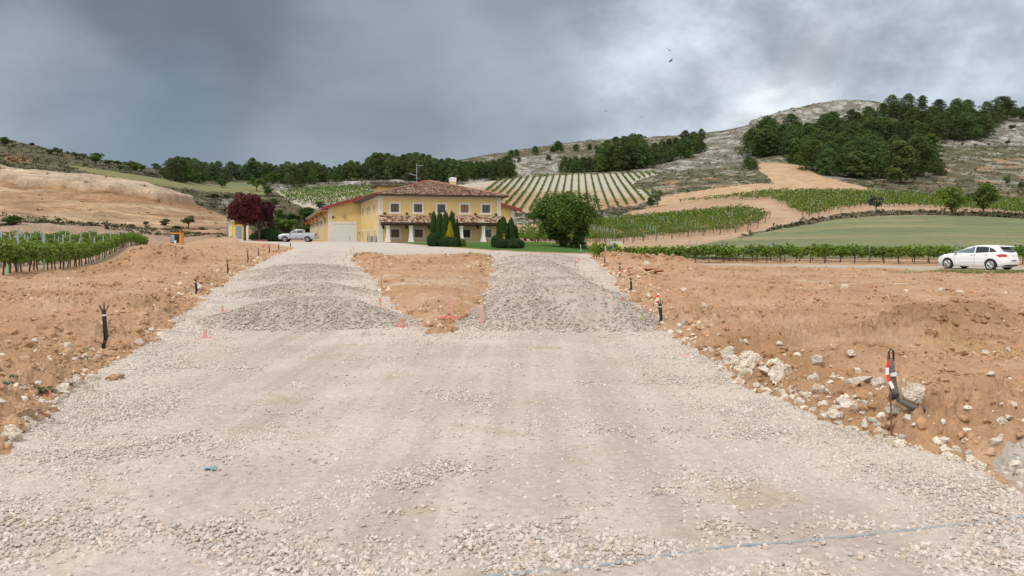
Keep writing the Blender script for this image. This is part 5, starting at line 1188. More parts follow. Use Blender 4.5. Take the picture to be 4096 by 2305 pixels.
    # bushes at the foot of the cut bank and among the winery slope
    BS = [(6,577,561,26,4,'dark bush at the left picture end of the bank foot'),(34,574,544,44,4,'largest dark green bush at the foot of the cut bank'),(68,563,556,12,4,'tiny bush right of the largest bank bush'),(86,567,557,20,4,'low flat bush on the bank foot'),(113,568,557,28,4,'low wide green bush on the bank foot'),
      (147,558,548,18,4,'round bush set higher on the bank foot'),(267,567,558,40,1,'grey mounded bush halfway along the bank foot'),(367,568,554,14,1,'small brownish bush on the bank foot'),(415,571,551,24,4,'round dark bush standing out on the bank foot'),(474,578,542,34,3,'tall airy yellow green bush before the bank'),
      (510,583,571,22,4,'dark low bush near the right end of the bank'),(548,586,575,28,4,'last low bush on the bank before the hut'),(548,607,594,14,3,'pale yellow green weed bush left of the hut'),(330,572,563,26,4,'dark hugging bush line piece on the bank foot'),(445,576,567,30,4,'low bush between the round bush and the tall airy bush'),
      (775,560,524,60,4,'large dark bush above the far end of the winery hall'),(735,556,538,40,4,'dark bush left of the large one above the winery hall'),(705,575,530,34,4,'tall dark shrub behind the red trees on the slope'),(715,597,546,58,0,'fresh green bush between the red trees and the pickup'),(770,590,560,40,2,'green bush behind the pickup on the slope'),
      (805,528,508,30,4,'dark tree like bush beside the white vineyard patch'),(690,520,500,24,4,'small dark shrub on the pale slope left of the vineyard patch'),(1345,560,530,50,1,'brownish bush between the winery gable and the big walnut tree')]
    for x, b, t, w, k, lb in BS: put(x, b, t, w, k, 'bush', lb, 'bush')
    LDB = mat('walnut leaves', (.085,.145,.026), .7, attr=True, spec=.2, trans=.3)
    # the big tree beside the house
    big = broad(600, 5.0, 3.1, .17, 19000, LDB, .16, .95, 40, .45, .045)
    Y = 84.0; X = (1418-CX)/F*Y; e = tree_obj('walnut_tree', big, (X, Y, Z(X, Y)-.1), 1.22, .4, 'large round green tree on the lawn right of the house', 'tree'); e.scale = (1.4, 1.3, 1.2)
    gi = np.random.default_rng(3); L = [(gi.normal(0,.35), gi.normal(0,.3), z, .55) for z in np.linspace(.1, 2.3, 9)]+[(1.3+gi.normal(0,.2), 0, z, .5) for z in np.linspace(.1, 1.7, 5)]
    V, Fc, C = lobes_cloud(L, 5000, .15, gi, .6, 1.1, .3); link('ivy', npmesh('ivy', V, Fc, LD, C), e)
    # red plum trees
    RL = mat('dark red leaves', (.10,.012,.015), .6, attr=True, spec=.3, trans=.3); RL2 = mat('purple leaves', (.060,.012,.018), .6, attr=True, spec=.3, trans=.25)
    r1 = broad(610, 6.3, 2.9, .20, 11000, RL, .27, .9, 34, .5, .028); r2 = broad(611, 5.9, 2.6, .20, 9000, RL2, .27, .95, 30, .5, .028)
    for pr, qx, Y, lb in ((r1, 616, 112, 'front red leaved plum tree before the yellow hut'), (r2, 652, 116, 'purple leaved plum tree right of the red one')):
        X = (qx-CX)/F*Y; sc = 1.03; tree_obj('plum_tree', pr, (X, Y, Z(X, Y)-.1), sc, .3, lb, 'tree', None, 1.08)
    # clipped hedges and conifers
    HG = mat('clipped dark hedge', (.032,.060,.018), .8, attr=True, spec=.1, trans=.1); TH = mat('thuja green', (.040,.080,.020), .8, attr=True, spec=.1, trans=.1); GO = mat('golden conifer', (.38,.31,.02), .8, attr=True, spec=.1, trans=.2)
    def shell(profile, sx, sy, n, size, m, seed, name='foliage'):
        r = np.random.default_rng(seed); zs = r.uniform(0, 1, n); H = profile[-1][1]; pz = [p[1] for p in profile]; prr = [p[0] for p in profile]
        z = zs*H; R = np.interp(z, pz, prr); keep = r.uniform(size=n) < (R/max(prr))*.9+.1; z, R = z[keep], R[keep]; a = r.uniform(0, 2*np.pi, len(z))
        bump = 1+.10*noise(a*2.2, z*1.6, seed)+.05*noise(a*7, z*5, seed+1); R = R*bump*r.uniform(.86, 1, len(z))
        P = np.stack([R*np.cos(a)*sx, R*np.sin(a)*sy, z], -1); Nn = np.stack([np.cos(a), np.sin(a), .4+0*a], -1)
        c = (r.uniform(.7, 1.3, len(z))*(1+.3*noise(a*3, z*3, seed+2)))[:, None]*np.ones(3)
        V, Fc, C = leafcloud(P, Nn, size, c, .8, r)
        me = npmesh(name, V, Fc, m, C); core = MB().lathe([(max(q[0]*.80, .02), q[1]*.97) for q in profile], 14); cm = core.mesh('core', m, True)
        if True:
            bm = bmesh.new(); bm.from_mesh(me); ka = bm.verts.layers.float_color['Col']; nb = len(bm.verts); tmp = cm.copy(); tmp.transform(Matrix.Diagonal((sx, sy, 1, 1))); bm.from_mesh(tmp); bm.verts.ensure_lookup_table()
            for v in bm.verts[nb:]: v[ka] = (.8,.8,.8,1)
            bm.to_mesh(me); bm.free()
        return me
    def col(h, r): return [(r*.75,0),(r,.12*h),(r*.98,.5*h),(r*.82,.75*h),(r*.5,.92*h),(.03,h)]
    def ball(h, r): return [(r*.7,0),(r*.96,.25*h),(r,.5*h),(r*.85,.78*h),(r*.5,.94*h),(.03,h)]
    def cone(h, r): return [(r*.8,0),(r,.15*h),(r*.7,.5*h),(r*.35,.8*h),(.03,h)]
    def plant(name, qx, top, bottom, wq, prof, m, lb, cat, Y, size=.10, n=2600, sy=1.0):
        X = (qx-CX)/F*Y; zt = CAMZ-(top-HY)/F*Y; z0 = Z(X, Y)-.05; zb = CAMZ-(bottom-HY)/F*Y; z0 = min(z0, zb) if zb < zt-.3 else z0
        h = zt-z0; r = wq/F*Y/2*1.1; e = empty(name, (X, Y, z0), 0, lb, cat); link('foliage', shell(prof(h, r), 1, sy, n, size, m, int(qx*3+top)), e)
        s = MB().tube([(0,0,-.3),(0,0,h*.5)], .07, 6); s.build('stem', BARK, e)
    # zoomed front-garden groups (qx, top, foot, width)
    G = [('columnar_thuja',1091,531,606,18,col,TH,'leftmost slender thuja column in the front garden group','conifer',84),('columnar_thuja',1106,530,610,19,col,TH,'second thuja column from the left in the front garden group','conifer',83.5),
         ('columnar_thuja',1121,530,612,21,col,TH,'third thuja column with the broadest body in the garden group','conifer',83),('columnar_thuja',1137,530,610,20,col,TH,'fourth thuja column just behind the golden conifer','conifer',84.5),
         ('golden_conifer',1132,556,612,26,cone,GO,'bright yellow conifer in the larger garden group','conifer',81.5),('grey_cypress',1150,549,612,18,cone,HG,'dark grey green cypress right of the golden conifer','conifer',83),('grey_cypress',1143,553,600,12,cone,HG,'small dark cypress tip behind the golden conifer','conifer',85),
         ('round_shrub',1092,585,615,34,ball,HG,'large clipped dark shrub at the left foot of the thuja group','shrub',81),('round_shrub',1122,594,617,38,ball,HG,'low spreading dark shrub under the golden conifer','shrub',80),('round_shrub',1144,596,618,30,ball,HG,'dark low shrub right of the golden conifer foot','shrub',79.5),
         ('round_shrub',1161,600,615,20,ball,mat('yellow tipped shrub', (.13,.14,.02), .8, attr=True),'little yellow tipped round shrub at the right of the thuja group','shrub',80.5),
         ('columnar_thuja',1266,543,612,22,col,TH,'tallest dark thuja in the right garden group','conifer',80),('columnar_thuja',1256,551,612,14,col,TH,'slim thuja tucked left of the tallest one','conifer',81),('columnar_thuja',1286,546,610,20,col,TH,'second tall thuja of the right garden group','conifer',80.5),('columnar_thuja',1297,565,610,12,col,TH,'short thin thuja at the far right of the garden group','conifer',81.5),
         ('golden_conifer',1268,588,612,13,cone,GO,'small yellow conifer in the right garden group','conifer',77),('round_shrub',1244,592,615,16,ball,TH,'small pointed green shrub at the left of the right garden group','shrub',77.5),
         ('round_shrub',1263,600,624,34,ball,HG,'grey green low shrub in front of the right thujas','shrub',75),('round_shrub',1294,599,627,48,ball,HG,'widest low clipped shrub at the right of the house lawn','shrub',74.5),
         ('round_shrub',670,575,603,60,ball,HG,'large black green clipped bush behind the front of the pickup','shrub',118),('round_shrub',695,578,603,56,ball,HG,'second black green clipped bush touching the pickup nose','shrub',116),('round_shrub',648,585,603,36,ball,HG,'smaller clipped bush behind the plum trunks','shrub',119),
         ('columnar_thuja',682,545,600,24,col,HG,'dark column conifer between the plum trees and the pickup','conifer',121)]
    for a in G: plant(*a)
forests()
# ------------------------------------------------------------------ scrub: low dark clumps no one could count
def scrub():
    rng = np.random.default_rng(9); N_ = 46000
    qx = rng.uniform(-60, 2640, N_); Y = np.exp(rng.uniform(math.log(110), math.log(590), N_)); X = (qx-CX)/F*Y; z, reg, c = survey(X, Y)
    dn = fbm(X*.06, Y*.06, 301, 4); q_x, q_y = q_of(X, Y, z)
    k = (((reg == HILL) & (rng.uniform(size=N_) < .30+.9*ss(-.1, .3, dn))) | ((reg == BANK) & (Y < 131) & (Y > 113) & (rng.uniform(size=N_) < .8)) | ((reg == BANK) & (Y >= 135) & (rng.uniform(size=N_) < .05)))
    lx, ly = hloc(X, Y); k &= ~((lx > -8) & (lx < 28) & (ly > -4) & (ly < 101))
    X, Y, z, reg = X[k], Y[k], z[k], reg[k]; n = len(X); s = (.30+.9*rng.uniform(size=n)**2)*np.where(reg == BANK, .7, 1); m = 8
    d = sph(n*m, rng).reshape(n, m, 3); d[:, :, 2] = abs(d[:, :, 2])
    P = np.stack([X, Y, z], -1)[:, None]+d*(s[:, None, None]*rng.uniform(.5, 1, (n, m, 1)))*np.array([1, 1, .55])
    pal = np.array([(.055,.065,.032),(.085,.088,.050),(.10,.095,.065),(.045,.06,.025),(.12,.11,.06)]); c = pal[rng.integers(0, 5, n)]*rng.uniform(.75, 1.25, (n, 1)); C = np.repeat(c[:, None], m, 1)*rng.uniform(.75, 1.25, (n, m, 1))
    V, Fc, Cc = leafcloud(P.reshape(-1, 3), d.reshape(-1, 3), .42, C.reshape(-1, 3), .8, rng)
    V = V.reshape(-1, 4, 3); cen = V.mean(1, keepdims=True); V = (cen+(V-cen)*np.repeat(np.clip(s/.75, .4, 1.6), m)[:, None, None]).reshape(-1, 3)
    o = link('scrub', npmesh('scrub', V, Fc, mat('scrub leaves', (1,1,1), .9, attr=True, spec=.05), Cc)); tag(o, 'low grey green thyme and broom scrub over the hillsides', 'scrub', kind='stuff'); print('scrub', n)
scrub()
# ------------------------------------------------------------------ vines
def vines():
    rng = np.random.default_rng(15); VL = mat('vine leaves', (.15,.235,.036), .6, attr=True, spec=.3, trans=.35, rand=.35); VW = mat('vine wood', (.10,.06,.045), .95, nscale=20)
    PR = []
    for i in range(6):
        r = np.random.default_rng(700+i); L = [(r.uniform(-.52,.52), r.normal(0,.10), r.uniform(.50,.92), r.uniform(.17,.26)) for _ in range(15)]
        L += [(r.uniform(-.45,.45), r.normal(0,.05), r.uniform(.95,1.12), r.uniform(.07,.12)) for _ in range(5)]
        V, Fc, C = lobes_cloud(L, 760, .125, r, .35, 1.0, .25, .95, .5); y = V[:, 2:3]; C = C*np.array([1.0,1.0,1.0])*(1+.25*np.repeat(ss(.7, 1.1, y), 3, 1)*np.array([1,.8,.4]))
        w = MB(); a, b = r.normal(0,.07), r.normal(0,.04); w.tube([(0,0,-.1),(a,b,.22),(a*1.6,b,.42),(a*.5,0,.6)], [.038,.03,.032,.025], 6); w.tube([(a*.5,0,.58),(.35,0,.66)], .014, 5); w.tube([(a*.5,0,.58),(-.35,0,.66)], .014, 5)
        PR.append((npmesh('foliage', V, Fc, VL, C), w.mesh('stem', VW, True)))
    def vine(x, y, rz, label, group, s=1.0, zs=None):
        e = empty('grape_vine', (x, y, Z(x, y)-.02), rz+(math.pi if rng.uniform() < .5 else 0), label, 'grapevine', group); q = s*rng.uniform(.9, 1.12); e.scale = (s*rng.uniform(.95, 1.1), s, q*(zs or 1)); p = PR[rng.integers(0, 6)]
        link('foliage', p[0], e); link('stem', p[1], e)
    def postmesh(h, r, m): return MB().prism([(-r,-r*.6),(r,-r*.6),(r,r*.6),(-r,r*.6)], -.3, h, 'z').mesh('trellis_post', m)
    GP = mat('galvanised trellis post', (.30,.36,.42), .5, metal=.2); WP = mat('weathered wooden end post', (.13,.09,.06), .9)
    pm = postmesh(1.75, .032, GP); pf = postmesh(1.7, .03, GP); pw = MB().tube([(0,0,-.3),(0,0,1.5)], .055, 6).mesh('end_post', WP)
    def post(x, y, label, group, me=None, tilt=0, s=1, name='trellis_post'):
        o = link(name, me or pm, None, (x, y, Z(x, y))); o.rotation_euler = (rng.normal(0,.025), tilt+rng.normal(0,.03), .3); o.scale = (s, s, s*rng.uniform(.92, 1.06)); tag(o, label, 'post', group)
    ind = 0; stuff = []
    # left vineyard: rows run away to the left of straight ahead
    dx, dy = -.363, .932; x0, y0 = -19.0, 29.4; rz = math.atan2(dy, dx); ordn = ['nearest the bare earth','second','third','fourth','fifth']
    for row in range(11):
        px, py = -2.9*row*dy, 2.9*row*dx*-1*-1
        n = 68
        for k in range(n):
            t = k*1.12-6*0+row*-0.0; x = x0+px+dx*t; y = y0+2.9*row*(-dx)*-1+dy*t
            y = y0+(-dx)*-2.9*row*-1*0+dy*t-1.0*row
            qx = CX+F*x/y
            if qx < -45 or y > 104 or y < 25: continue
            if row < 4 and ind < 205: vine(x, y, rz, 'leafy grapevine in the left vineyard row '+ordn[row]+(' nearest the bare earth' if row else ''), 'grapevines of the left vineyard, '+('nearest' if not row else ordn[row])+' row', 1.12); ind += 1
            else: stuff.append((x, y, rz, 1.1))
            if k % 5 == 2: post(x+.05, y, 'grey metal post in the left vineyard row '+(ordn[row]+(' nearest the bare earth' if row else '') if row < 5 else 'far behind the nearest ones'), 'trellis posts of the left vineyard, '+(('nearest' if not row else ordn[row]) if row < 5 else 'far')+' rows')
    tube = mat('green vine shelter tube', (.18,.55,.22), .5)
    for qx, qy, hq, lb in ((21,700,26,'bright green plant shelter tube at the near vineyard corner'),(149,654,9,'small green shelter tube between vineyard rows'),(268,655,8,'faint green shelter tube further up the vineyard')):
        x, y = at(qx, qy); h = hq/F*y; tag(MB().lathe([(.055*h/.4,0),(.05*h/.4,h)], 10).build('shelter_tube', tube, None, loc=(x, y, Z(x, y))), lb, 'tube')
    # hedge-like rows beside the road
    for row, (ya, yb) in enumerate(((61.0,55.8),(63.4,58.2))):
        xa, xb = 6.3, 39.0; n = int((xb-xa)/1.02); rz = math.atan2(yb-ya, xb-xa)
        for k in range(n):
            t = (k+.5)/n; x = xa+(xb-xa)*t; y = ya+(yb-ya)*t
            vine(x, y+rng.normal(0,.03), rz, 'dense green grapevine in the '+('front' if not row else 'rear')+' row beside the asphalt road', 'grapevines of the '+('front' if not row else 'rear')+' roadside row', 1.12, .98)
            if k % 6 == 1: post(x, y, 'grey metal post in the '+('front' if not row else 'rear')+' roadside vine row', 'trellis posts of the '+('front' if not row else 'rear')+' roadside row', pf, 0, .95)
        pts = [(xa+(xb-xa)*t, ya+(yb-ya)*t-.05, Z(xa+(xb-xa)*t, ya+(yb-ya)*t)+.34+.02*math.sin(t*40)) for t in np.linspace(0, 1, 40)]
        tag(MB().tube(pts, .018, 5).build('drip_hose', BLACK), 'dark drip hose strung under the '+('front' if not row else 'rear')+' roadside vine row', 'hose')
    # striped vineyard, white patch and the right plots: past counting, one mass
    def ok(x, y, poly, warp=0):
        z = base(np.array([x]), np.array([y])); q = q_of(x, y, z); return inpoly([q[0][0] if hasattr(q[0], '__len__') else q[0]], [q[1][0]], poly)[0]
    def rows(poly, gen, s):
        P = np.array(gen); zb = base(P[:,0], P[:,1]); qx, qy = q_of(P[:,0], P[:,1], zb); k = inpoly(qx, qy, poly)
        for (x, y, r), o in zip(P, k):
            if o and rng.uniform() > .06: stuff.append((x, y, r, s))
    a = .084; rz = math.atan2(1, a)
    rows(P_VC, [(a*y+c, y, rz) for c in np.arange(-34, 62, 2.85) for y in np.arange(222, 376, 1.15)], 1.12)
    rows(P_VW, [(x+(y-200)*.45, y, math.atan2(.25,1)) for y in np.arange(200, 300, 2.9) for x in np.arange(-130, -10, 1.35)], 1.15)
    ang = .10
    g = [(x, 70+2.3*k+x*ang*1.0, ang) for k in range(46) for x in np.arange(0, 62, 1.15)]
    rows(P_PLOT, g, 1.15)
    g2 = [(x, 100+2.4*k+(x-50)*.22, .22) for k in range(70) for x in np.arange(30, 170, 1.25)]
    rows(P_STRIP, g2, 1.2)
    # posts inside the right plots
    cnt = 0
    for kk, (poly, G_, lb, gr) in enumerate(((P_PLOT, g, 'thin grey post in the vineyard plot beside the round walnut tree', 'trellis posts of the right middle plot'), (P_STRIP, g2, 'thin grey post in the vine strip above the wheat field', 'trellis posts of the upper right strip'))):
        P = np.array(G_)[::6]; zb = base(P[:,0], P[:,1]); qx, qy = q_of(P[:,0], P[:,1], zb); k = np.nonzero(inpoly(qx, qy, poly) & (qx < 2600))[0]; rng.shuffle(k)
        for i in k[:(75, 60)[kk]]: post(P[i,0], P[i,1], lb, gr, None, 0, 1.1)
    ends = [(1500,614),(1523,613),(1545,612),(1568,611),(1592,609),(1618,606),(1650,603),(1690,599),(1730,596),(1770,592),(1810,588),(1850,584),(1880,580),(1905,572),(1925,560),(1935,549),(2018,545),(2034,545),(2060,540),(2085,535),(2115,531)]
    for i, (qx, qy) in enumerate(ends):
        x, y = at(qx, qy+2); post(x, y, 'leaning wooden end post along the lower edge of the middle plot' if i < 12 else 'leaning wooden end post at the right point of the middle plot' if i < 16 else 'wooden end post at the left point of the upper vine strip', 'end posts of the middle plot, lower edge' if i < 12 else 'end posts of the middle plot, right point' if i < 16 else 'end posts of the upper strip', pw, .18, 1.15, 'end_post')
    S = np.array(stuff); n = len(S); z = height(S[:,0], S[:,1]); near = S[:,1] < 150
    def mass(S, z, m, size, name, lb):
        n = len(S); L = rng.uniform(-.6, .6, (n, m)); lat = rng.normal(0, .13, (n, m)); hh = .5+.62*rng.uniform(size=(n, m)); s = S[:,3][:, None]*rng.uniform(.72, 1.15, (n, 1))
        P = np.stack([S[:,0][:,None]+(L*np.cos(S[:,2])[:,None]-lat*np.sin(S[:,2])[:,None])*s, S[:,1][:,None]+(L*np.sin(S[:,2])[:,None]+lat*np.cos(S[:,2])[:,None])*s, z[:,None]+hh*s], -1).reshape(-1, 3)
        Nn = rng.normal(size=P.shape); Nn[:,2] = abs(Nn[:,2])+.3; c = np.repeat(rng.uniform(.75, 1.2, (n, 1)), m, 0)*rng.uniform(.75, 1.25, (n*m, 1)); C = c*np.array([.105,.180,.034])*(1+rng.uniform(0, .35, (n*m, 1))*np.array([1,.5,0]))
        V, Fc, Cc = leafcloud(P, Nn, size, C, .9, rng)
        # stems as thin upright quads crossing at each plant
        V2 = []; w = .03
        for ca in ((1,0),(0,1)):
            V2.append(np.stack([np.stack([S[:,0]-w*ca[0], S[:,1]-w*ca[1], z-.05], -1), np.stack([S[:,0]+w*ca[0], S[:,1]+w*ca[1], z-.05], -1), np.stack([S[:,0]+w*ca[0], S[:,1]+w*ca[1], z+.7], -1), np.stack([S[:,0]-w*ca[0], S[:,1]-w*ca[1], z+.7], -1)], 1).reshape(-1, 3))
        V2 = np.concatenate(V2); F2 = np.arange(len(V2)).reshape(-1, 4)+len(V); C2 = np.tile([.10,.06,.045], (len(V2), 1))
        o = link(name, npmesh(name, np.concatenate([V, V2]), np.concatenate([Fc, F2]), mat(name+' leaves', (1,1,1), .75, attr=True, spec=.15, trans=.25), np.concatenate([Cc, C2]))); tag(o, lb, 'grapevines', kind='stuff')
    mass(S[near], z[near], 60, .20, 'far_grape_vines', 'rows of grapevines filling the plots behind the nearest vines')
    mass(S[~near], z[~near], 22, .36, 'hillside_grape_vines', 'rows of grapevines climbing the striped hillside plots')
    print('vines', ind, 'mass', n)
vines()
# ------------------------------------------------------------------ grass and weeds
def weeds():
    rng = np.random.default_rng(4)
    def tufts(areas, n, h, name, lb, pal):
        P = []; 
        for (qx, qy, rx, ry, w) in areas:
            k = int(n*w); 
            for _ in range(k):
                a, r = rng.uniform(0, 6.28), rng.uniform()**.6; x, y = at(qx, qy); x += rx*r*math.cos(a); y += ry*r*math.sin(a); P.append((x, y))
        P = np.array(P); z = height(P[:,0], P[:,1]); n_ = len(P); a = rng.uniform(0, 6.28, n_); hh = h*rng.uniform(.4, 1.2, n_); w = hh*.10; lean = rng.normal(0, .35, (n_, 2))*hh[:,None]
        B = np.stack([P[:,0], P[:,1], z-.01], -1); U = np.stack([np.cos(a)*w, np.sin(a)*w, 0*a], -1); Tt = B+np.stack([lean[:,0], lean[:,1], hh], -1); Mi = B+np.stack([lean[:,0]*.35, lean[:,1]*.35, hh*.6], -1)
        V = np.stack([B-U, B+U, Mi+U*.8, Mi-U*.8, Mi-U*.8, Mi+U*.8, Tt+U*.15, Tt-U*.15], 1).reshape(-1, 3); Fc = np.arange(len(V)).reshape(-1, 4); pal = np.array(pal); C = np.repeat(pal[rng.integers(0, len(pal), n_)]*rng.uniform(.8, 1.2, (n_,1)), 8, 0)
        o = link(name, npmesh(name, V, Fc, mat(name+' blades', (1,1,1), .8, attr=True, trans=.3, spec=.1), C)); tag(o, lb, 'grass', kind='stuff')
    tufts([(2398,690,1.0,.35,1.2),(2500,693,2.0,.35,1.3),(2570,693,1.2,.3,.6),(2450,690,1.4,.4,.3),(2300,692,1.5,.3,.15),(2620,690,1.5,.5,.4)], 1500, .16, 'roadside_grass', 'yellow green grass and small white flowers on the verge by the white car', [(.25,.28,.05),(.17,.22,.05),(.32,.31,.10),(.40,.38,.25)])
    LW = mat('dusty weed leaves', (.15,.19,.10), .85, attr=True, trans=.2)
    for i, (qx, qy, w, lb) in enumerate(((202,893,54,'dusty green weed with white flowers below the left cable bundle'),(110,985,44,'low green weed by the cracked lump at lower left'),(35,968,60,'sprawling weed at the left picture end of the earth'),(348,795,20,'tiny green sprig on the left earth slope'),(265,897,14,'little weed at the edge of the left ditch'))):
        x, y = at(qx, qy, height); r = w/F*y/2; g = np.random.default_rng(i+60); L = [(g.normal(0, r*.5), g.normal(0, r*.4), abs(g.normal(0, r*.25)), r*.35) for _ in range(10)]; V, Fc, C = lobes_cloud(L, 260, .028, g, .2, .6, .3)
        e = empty('weed', (x, y, Z(x, y)), 0, lb, 'weed'); link('foliage', npmesh('foliage', V, Fc, LW, C), e)
        m = MB()
        for k in range(5): a = g.uniform(0, 6.28); m.tube([(0,0,-.02),(r*.5*math.cos(a), r*.5*math.sin(a), r*.3)], .005, 4)
        m.build('stem', mat('weed stem', (.12,.13,.06), .9), e)
    # dry stalks in front of the car's front wheel
    x, y = at(2378, 690, height); m = MB(); g = np.random.default_rng(5)
    for k in range(14): a = g.uniform(-.5, .5); m.tube([(g.normal(0,.15),0,0),(a*.3,g.normal(0,.05),.3+.2*g.uniform()),(a*.6,0,.45+.25*g.uniform())], .006, 4)
    tag(m.build('dry_stalks', mat('dry stalks', (.20,.15,.09), .9), None, loc=(x, y, Z(x, y))), 'dry brown stalks by the front wheel of the white car', 'weed')
    # fence posts near the lawn end
    for qx, qy, h in ((1470,634,18),(1505,636,16),(1480,600,8)):
        pass
    for i, (qx, qy, h, lb) in enumerate(((1463,634,20,'leaning pale post at the lawn end left of the big tree foot'),(1527,640,22,'leaning pale post beyond the far right heap'),(1591,632,14,'thin pale post by the left end of the roadside vines'))):
        x, y = at(qx, qy, height); y = min(y, 75); x = (qx-CX)/F*y; hh = h/F*y; zt = CAMZ-(qy-h-HY)/F*y
        tag(MB().tube([(0,0,Z(x,y)-zt-.2),(-.12,0,0)], .045, 6).build('fence_post', mat('pale fence post', (.40,.40,.36), .8), None, loc=(x, y, zt)), lb, 'post')
weeds()
SKY_L = (.20,.245,.29); SKY_R = (.52,.60,.70); SKY_LOW = (.235,.29,.355); SKY_TOP = (1.12,1.10,1.07)
SKYBLOBS = [  # qx, qy, inner and outer radius in degrees, colour, weight
 (300,60,3,15,(.165,.20,.235),.8),(800,40,2,9,(.165,.195,.22),.7),(30,270,1,9,(.44,.48,.52),.8),(30,130,1,6,(.27,.31,.35),.6),
 (1100,190,2,13,(.37,.425,.485),.75),(1000,330,3,12,(.255,.31,.365),.7),(330,370,2,9,(.175,.235,.30),.8),(1400,15,1,6,(.25,.29,.32),.7),(1600,130,1,7,(.38,.43,.49),.7),
 (1950,230,2,14,(.74,.81,.89),.85),(1830,245,.5,5,(.90,.93,.96),.85),(2000,190,.5,6,(.86,.90,.95),.6),(1700,290,1,7,(.60,.67,.75),.7),
 (1640,340,1,7,(.52,.58,.67),.6),(1330,330,1,9,(.36,.415,.475),.7),(2250,50,1,7,(.44,.50,.57),.6),(1900,90,.5,4,(.38,.44,.52),.6),(2460,190,2,9,(.50,.57,.66),.7),(2560,60,1,7,(.68,.74,.80),.6)]
# ------------------------------------------------------------------ camera, light, sky
cam = bpy.data.cameras.new('camera'); cam.sensor_width = 36; cam.lens = 36*3150/4096; cam.shift_y = -.0502; cam.clip_start = .1; cam.clip_end = 6000
co = bpy.data.objects.new('camera', cam); COL.objects.link(co); co.location = (0, 0, CAMZ); co.rotation_euler = (rad(90), 0, 0); SC.camera = co
EL, AZ = 56, 215        # sun height and compass bearing (0 = ahead, clockwise): high, behind left
sd = Vector((math.sin(rad(AZ))*math.cos(rad(EL)), math.cos(rad(AZ))*math.cos(rad(EL)), math.sin(rad(EL))))
sun = bpy.data.lights.new('sun', 'SUN'); sun.energy = 2.0; sun.angle = rad(10); sun.color = (1, .95, .88)
so = bpy.data.objects.new('sun', sun); COL.objects.link(so); so.rotation_euler = sd.to_track_quat('Z', 'Y').to_euler(); so.location = (0, 0, 60)
W = bpy.data.worlds.new('World'); SC.world = W; W.use_nodes = True; T = W.node_tree; N = T.nodes; L = T.links; N.clear()
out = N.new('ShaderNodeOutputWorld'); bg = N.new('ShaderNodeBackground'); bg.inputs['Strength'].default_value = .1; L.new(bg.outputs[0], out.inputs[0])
sky = N.new('ShaderNodeTexSky'); sky.sky_type = 'NISHITA'; sky.sun_disc = False; sky.sun_elevation = rad(EL); sky.sun_rotation = rad(AZ)
tc = N.new('ShaderNodeTexCoord'); D = tc.outputs['Generated']
def val(v):
    n = N.new('ShaderNodeValue'); n.outputs[0].default_value = v; return n.outputs[0]
def M(op, a, b=None, c=None, clamp=False):
    n = N.new('ShaderNodeMath'); n.operation = op; n.use_clamp = clamp
    for i, x in enumerate((a, b, c)):
        if x is None: continue
        if isinstance(x, (int, float)): n.inputs[i].default_value = x
        else: L.new(x, n.inputs[i])
    return n.outputs[0]
def mixrgb(f, a, b):
    n = N.new('ShaderNodeMix'); n.data_type = 'RGBA'
    if isinstance(f, (int, float)): n.inputs['Factor'].default_value = f
    else: L.new(f, n.inputs['Factor'])
    for s, x in (('A', a), ('B', b)):
        if isinstance(x, tuple): n.inputs[s].default_value = (*x, 1)
        else: L.new(x, n.inputs[s])
    return n.outputs['Result']
def rng_(x, a, b, lo=0, hi=1):
    n = N.new('ShaderNodeMapRange'); n.interpolation_type = 'SMOOTHSTEP'
    for s, v in (('From Min', a), ('From Max', b), ('To Min', lo), ('To Max', hi)): n.inputs[s].default_value = v
    L.new(x, n.inputs['Value']); return n.outputs['Result']
def nz(scale, sx, sy, sz, detail=6, rough=.55, dist=0, off=(0,0,0), src=None):
    mp = N.new('ShaderNodeMapping'); mp.inputs['Scale'].default_value = (sx, sy, sz); mp.inputs['Location'].default_value = off; L.new(src or D, mp.inputs['Vector'])
    n = N.new('ShaderNodeTexNoise'); n.inputs['Scale'].default_value = scale; n.inputs['Detail'].default_value = detail; n.inputs['Roughness'].default_value = rough; n.inputs['Distortion'].default_value = dist
    L.new(mp.outputs['Vector'], n.inputs['Vector']); return n
# warp the direction so that no edge of a cloud is geometric
wn = nz(3.2, 1, 1, 1.8, 6, .6); wv = N.new('ShaderNodeVectorMath'); wv.operation = 'SUBTRACT'; L.new(wn.outputs['Color'], wv.inputs[0]); wv.inputs[1].default_value = (.5,.5,.5)
w2 = N.new('ShaderNodeVectorMath'); w2.operation = 'SCALE'; L.new(wv.outputs[0], w2.inputs[0]); w2.inputs['Scale'].default_value = .20
w3 = N.new('ShaderNodeVectorMath'); w3.operation = 'ADD'; L.new(D, w3.inputs[0]); L.new(w2.outputs[0], w3.inputs[1])
w4 = N.new('ShaderNodeVectorMath'); w4.operation = 'NORMALIZE'; L.new(w3.outputs[0], w4.inputs[0]); DW = w4.outputs[0]
def blob(qx, qy, r0, r1):
    v = Vector(((qx-CX)/F, 1, (HY-qy)/F)).normalized(); d = N.new('ShaderNodeVectorMath'); d.operation = 'DOT_PRODUCT'; L.new(DW, d.inputs[0]); d.inputs[1].default_value = v
    return rng_(d.outputs['Value'], math.cos(rad(r1)), math.cos(rad(r0)))
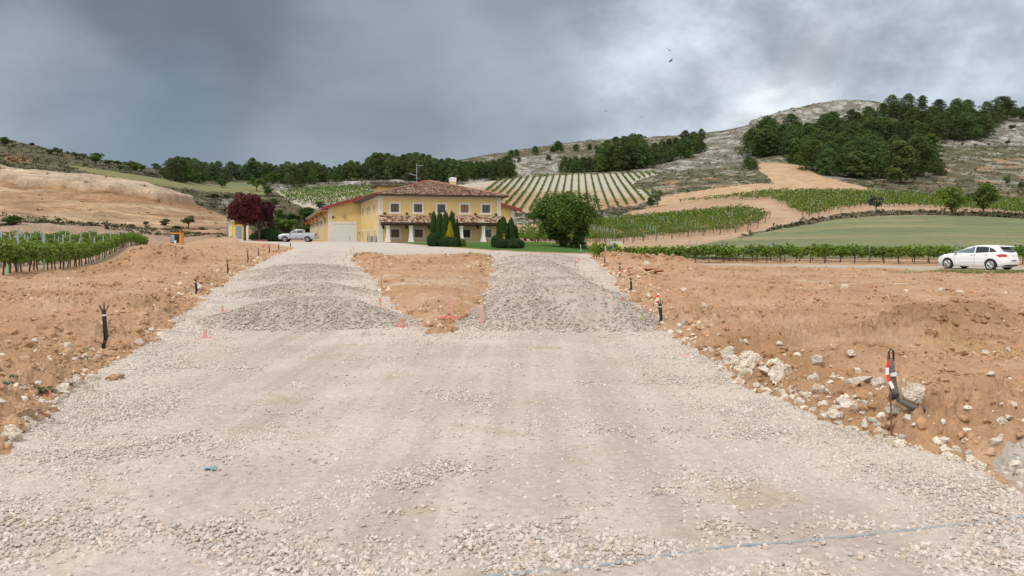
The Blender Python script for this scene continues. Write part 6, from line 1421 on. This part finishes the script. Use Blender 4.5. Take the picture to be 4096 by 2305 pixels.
sx = N.new('ShaderNodeSeparateXYZ'); L.new(DW, sx.inputs[0])
g = mixrgb(rng_(sx.outputs['X'], -.25, .42), SKY_L, SKY_R)
g = mixrgb(M('MULTIPLY', rng_(sx.outputs['Z'], .02, .22, 1, 0), .6), g, SKY_LOW)
for (qx, qy, r0, r1, c, f) in SKYBLOBS:
    g = mixrgb(M('MULTIPLY', blob(qx, qy, r0, r1), f), g, c)
# cloud texture: soft billows, finer and brighter to the right
n1 = nz(3.0, 1, 1, 2.0, 6, .52, .0); n2 = nz(8.0, 1, 1, 1.5, 9, .6, .0, (3,1,2))
t1 = rng_(n1.outputs['Fac'], .3, .7, .88, 1.18)
rightness = rng_(sx.outputs['X'], -.04, .26)
t2 = rng_(n2.outputs['Fac'], .32, .70, -.32, .30); t2 = M('MULTIPLY', t2, M('ADD', M('MULTIPLY', rightness, .75), .10)); t2 = M('ADD', t2, 1)
tt = M('MULTIPLY', t1, t2)
mul = N.new('ShaderNodeMix'); mul.data_type = 'RGBA'; mul.blend_type = 'MULTIPLY'; mul.inputs['Factor'].default_value = 1; L.new(g, mul.inputs['A']); L.new(tt, mul.inputs['B']); g = mul.outputs['Result']
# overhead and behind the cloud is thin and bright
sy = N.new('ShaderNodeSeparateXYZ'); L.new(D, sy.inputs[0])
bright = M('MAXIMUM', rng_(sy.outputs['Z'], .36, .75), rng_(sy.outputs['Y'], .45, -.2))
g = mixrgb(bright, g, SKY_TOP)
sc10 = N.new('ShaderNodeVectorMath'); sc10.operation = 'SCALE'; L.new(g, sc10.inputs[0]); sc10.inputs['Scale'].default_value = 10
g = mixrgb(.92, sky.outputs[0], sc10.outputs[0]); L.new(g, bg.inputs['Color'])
SC.view_settings.view_transform = 'Standard'; SC.view_settings.look = 'None'; SC.view_settings.gamma = 1; SC.view_settings.exposure = .05
SC.render.engine = 'CYCLES'; SC.cycles.max_bounces = 5; SC.cycles.diffuse_bounces = 3; SC.cycles.transparent_max_bounces = 8; SC.cycles.use_denoising = True
bpy.context.view_layer.update()
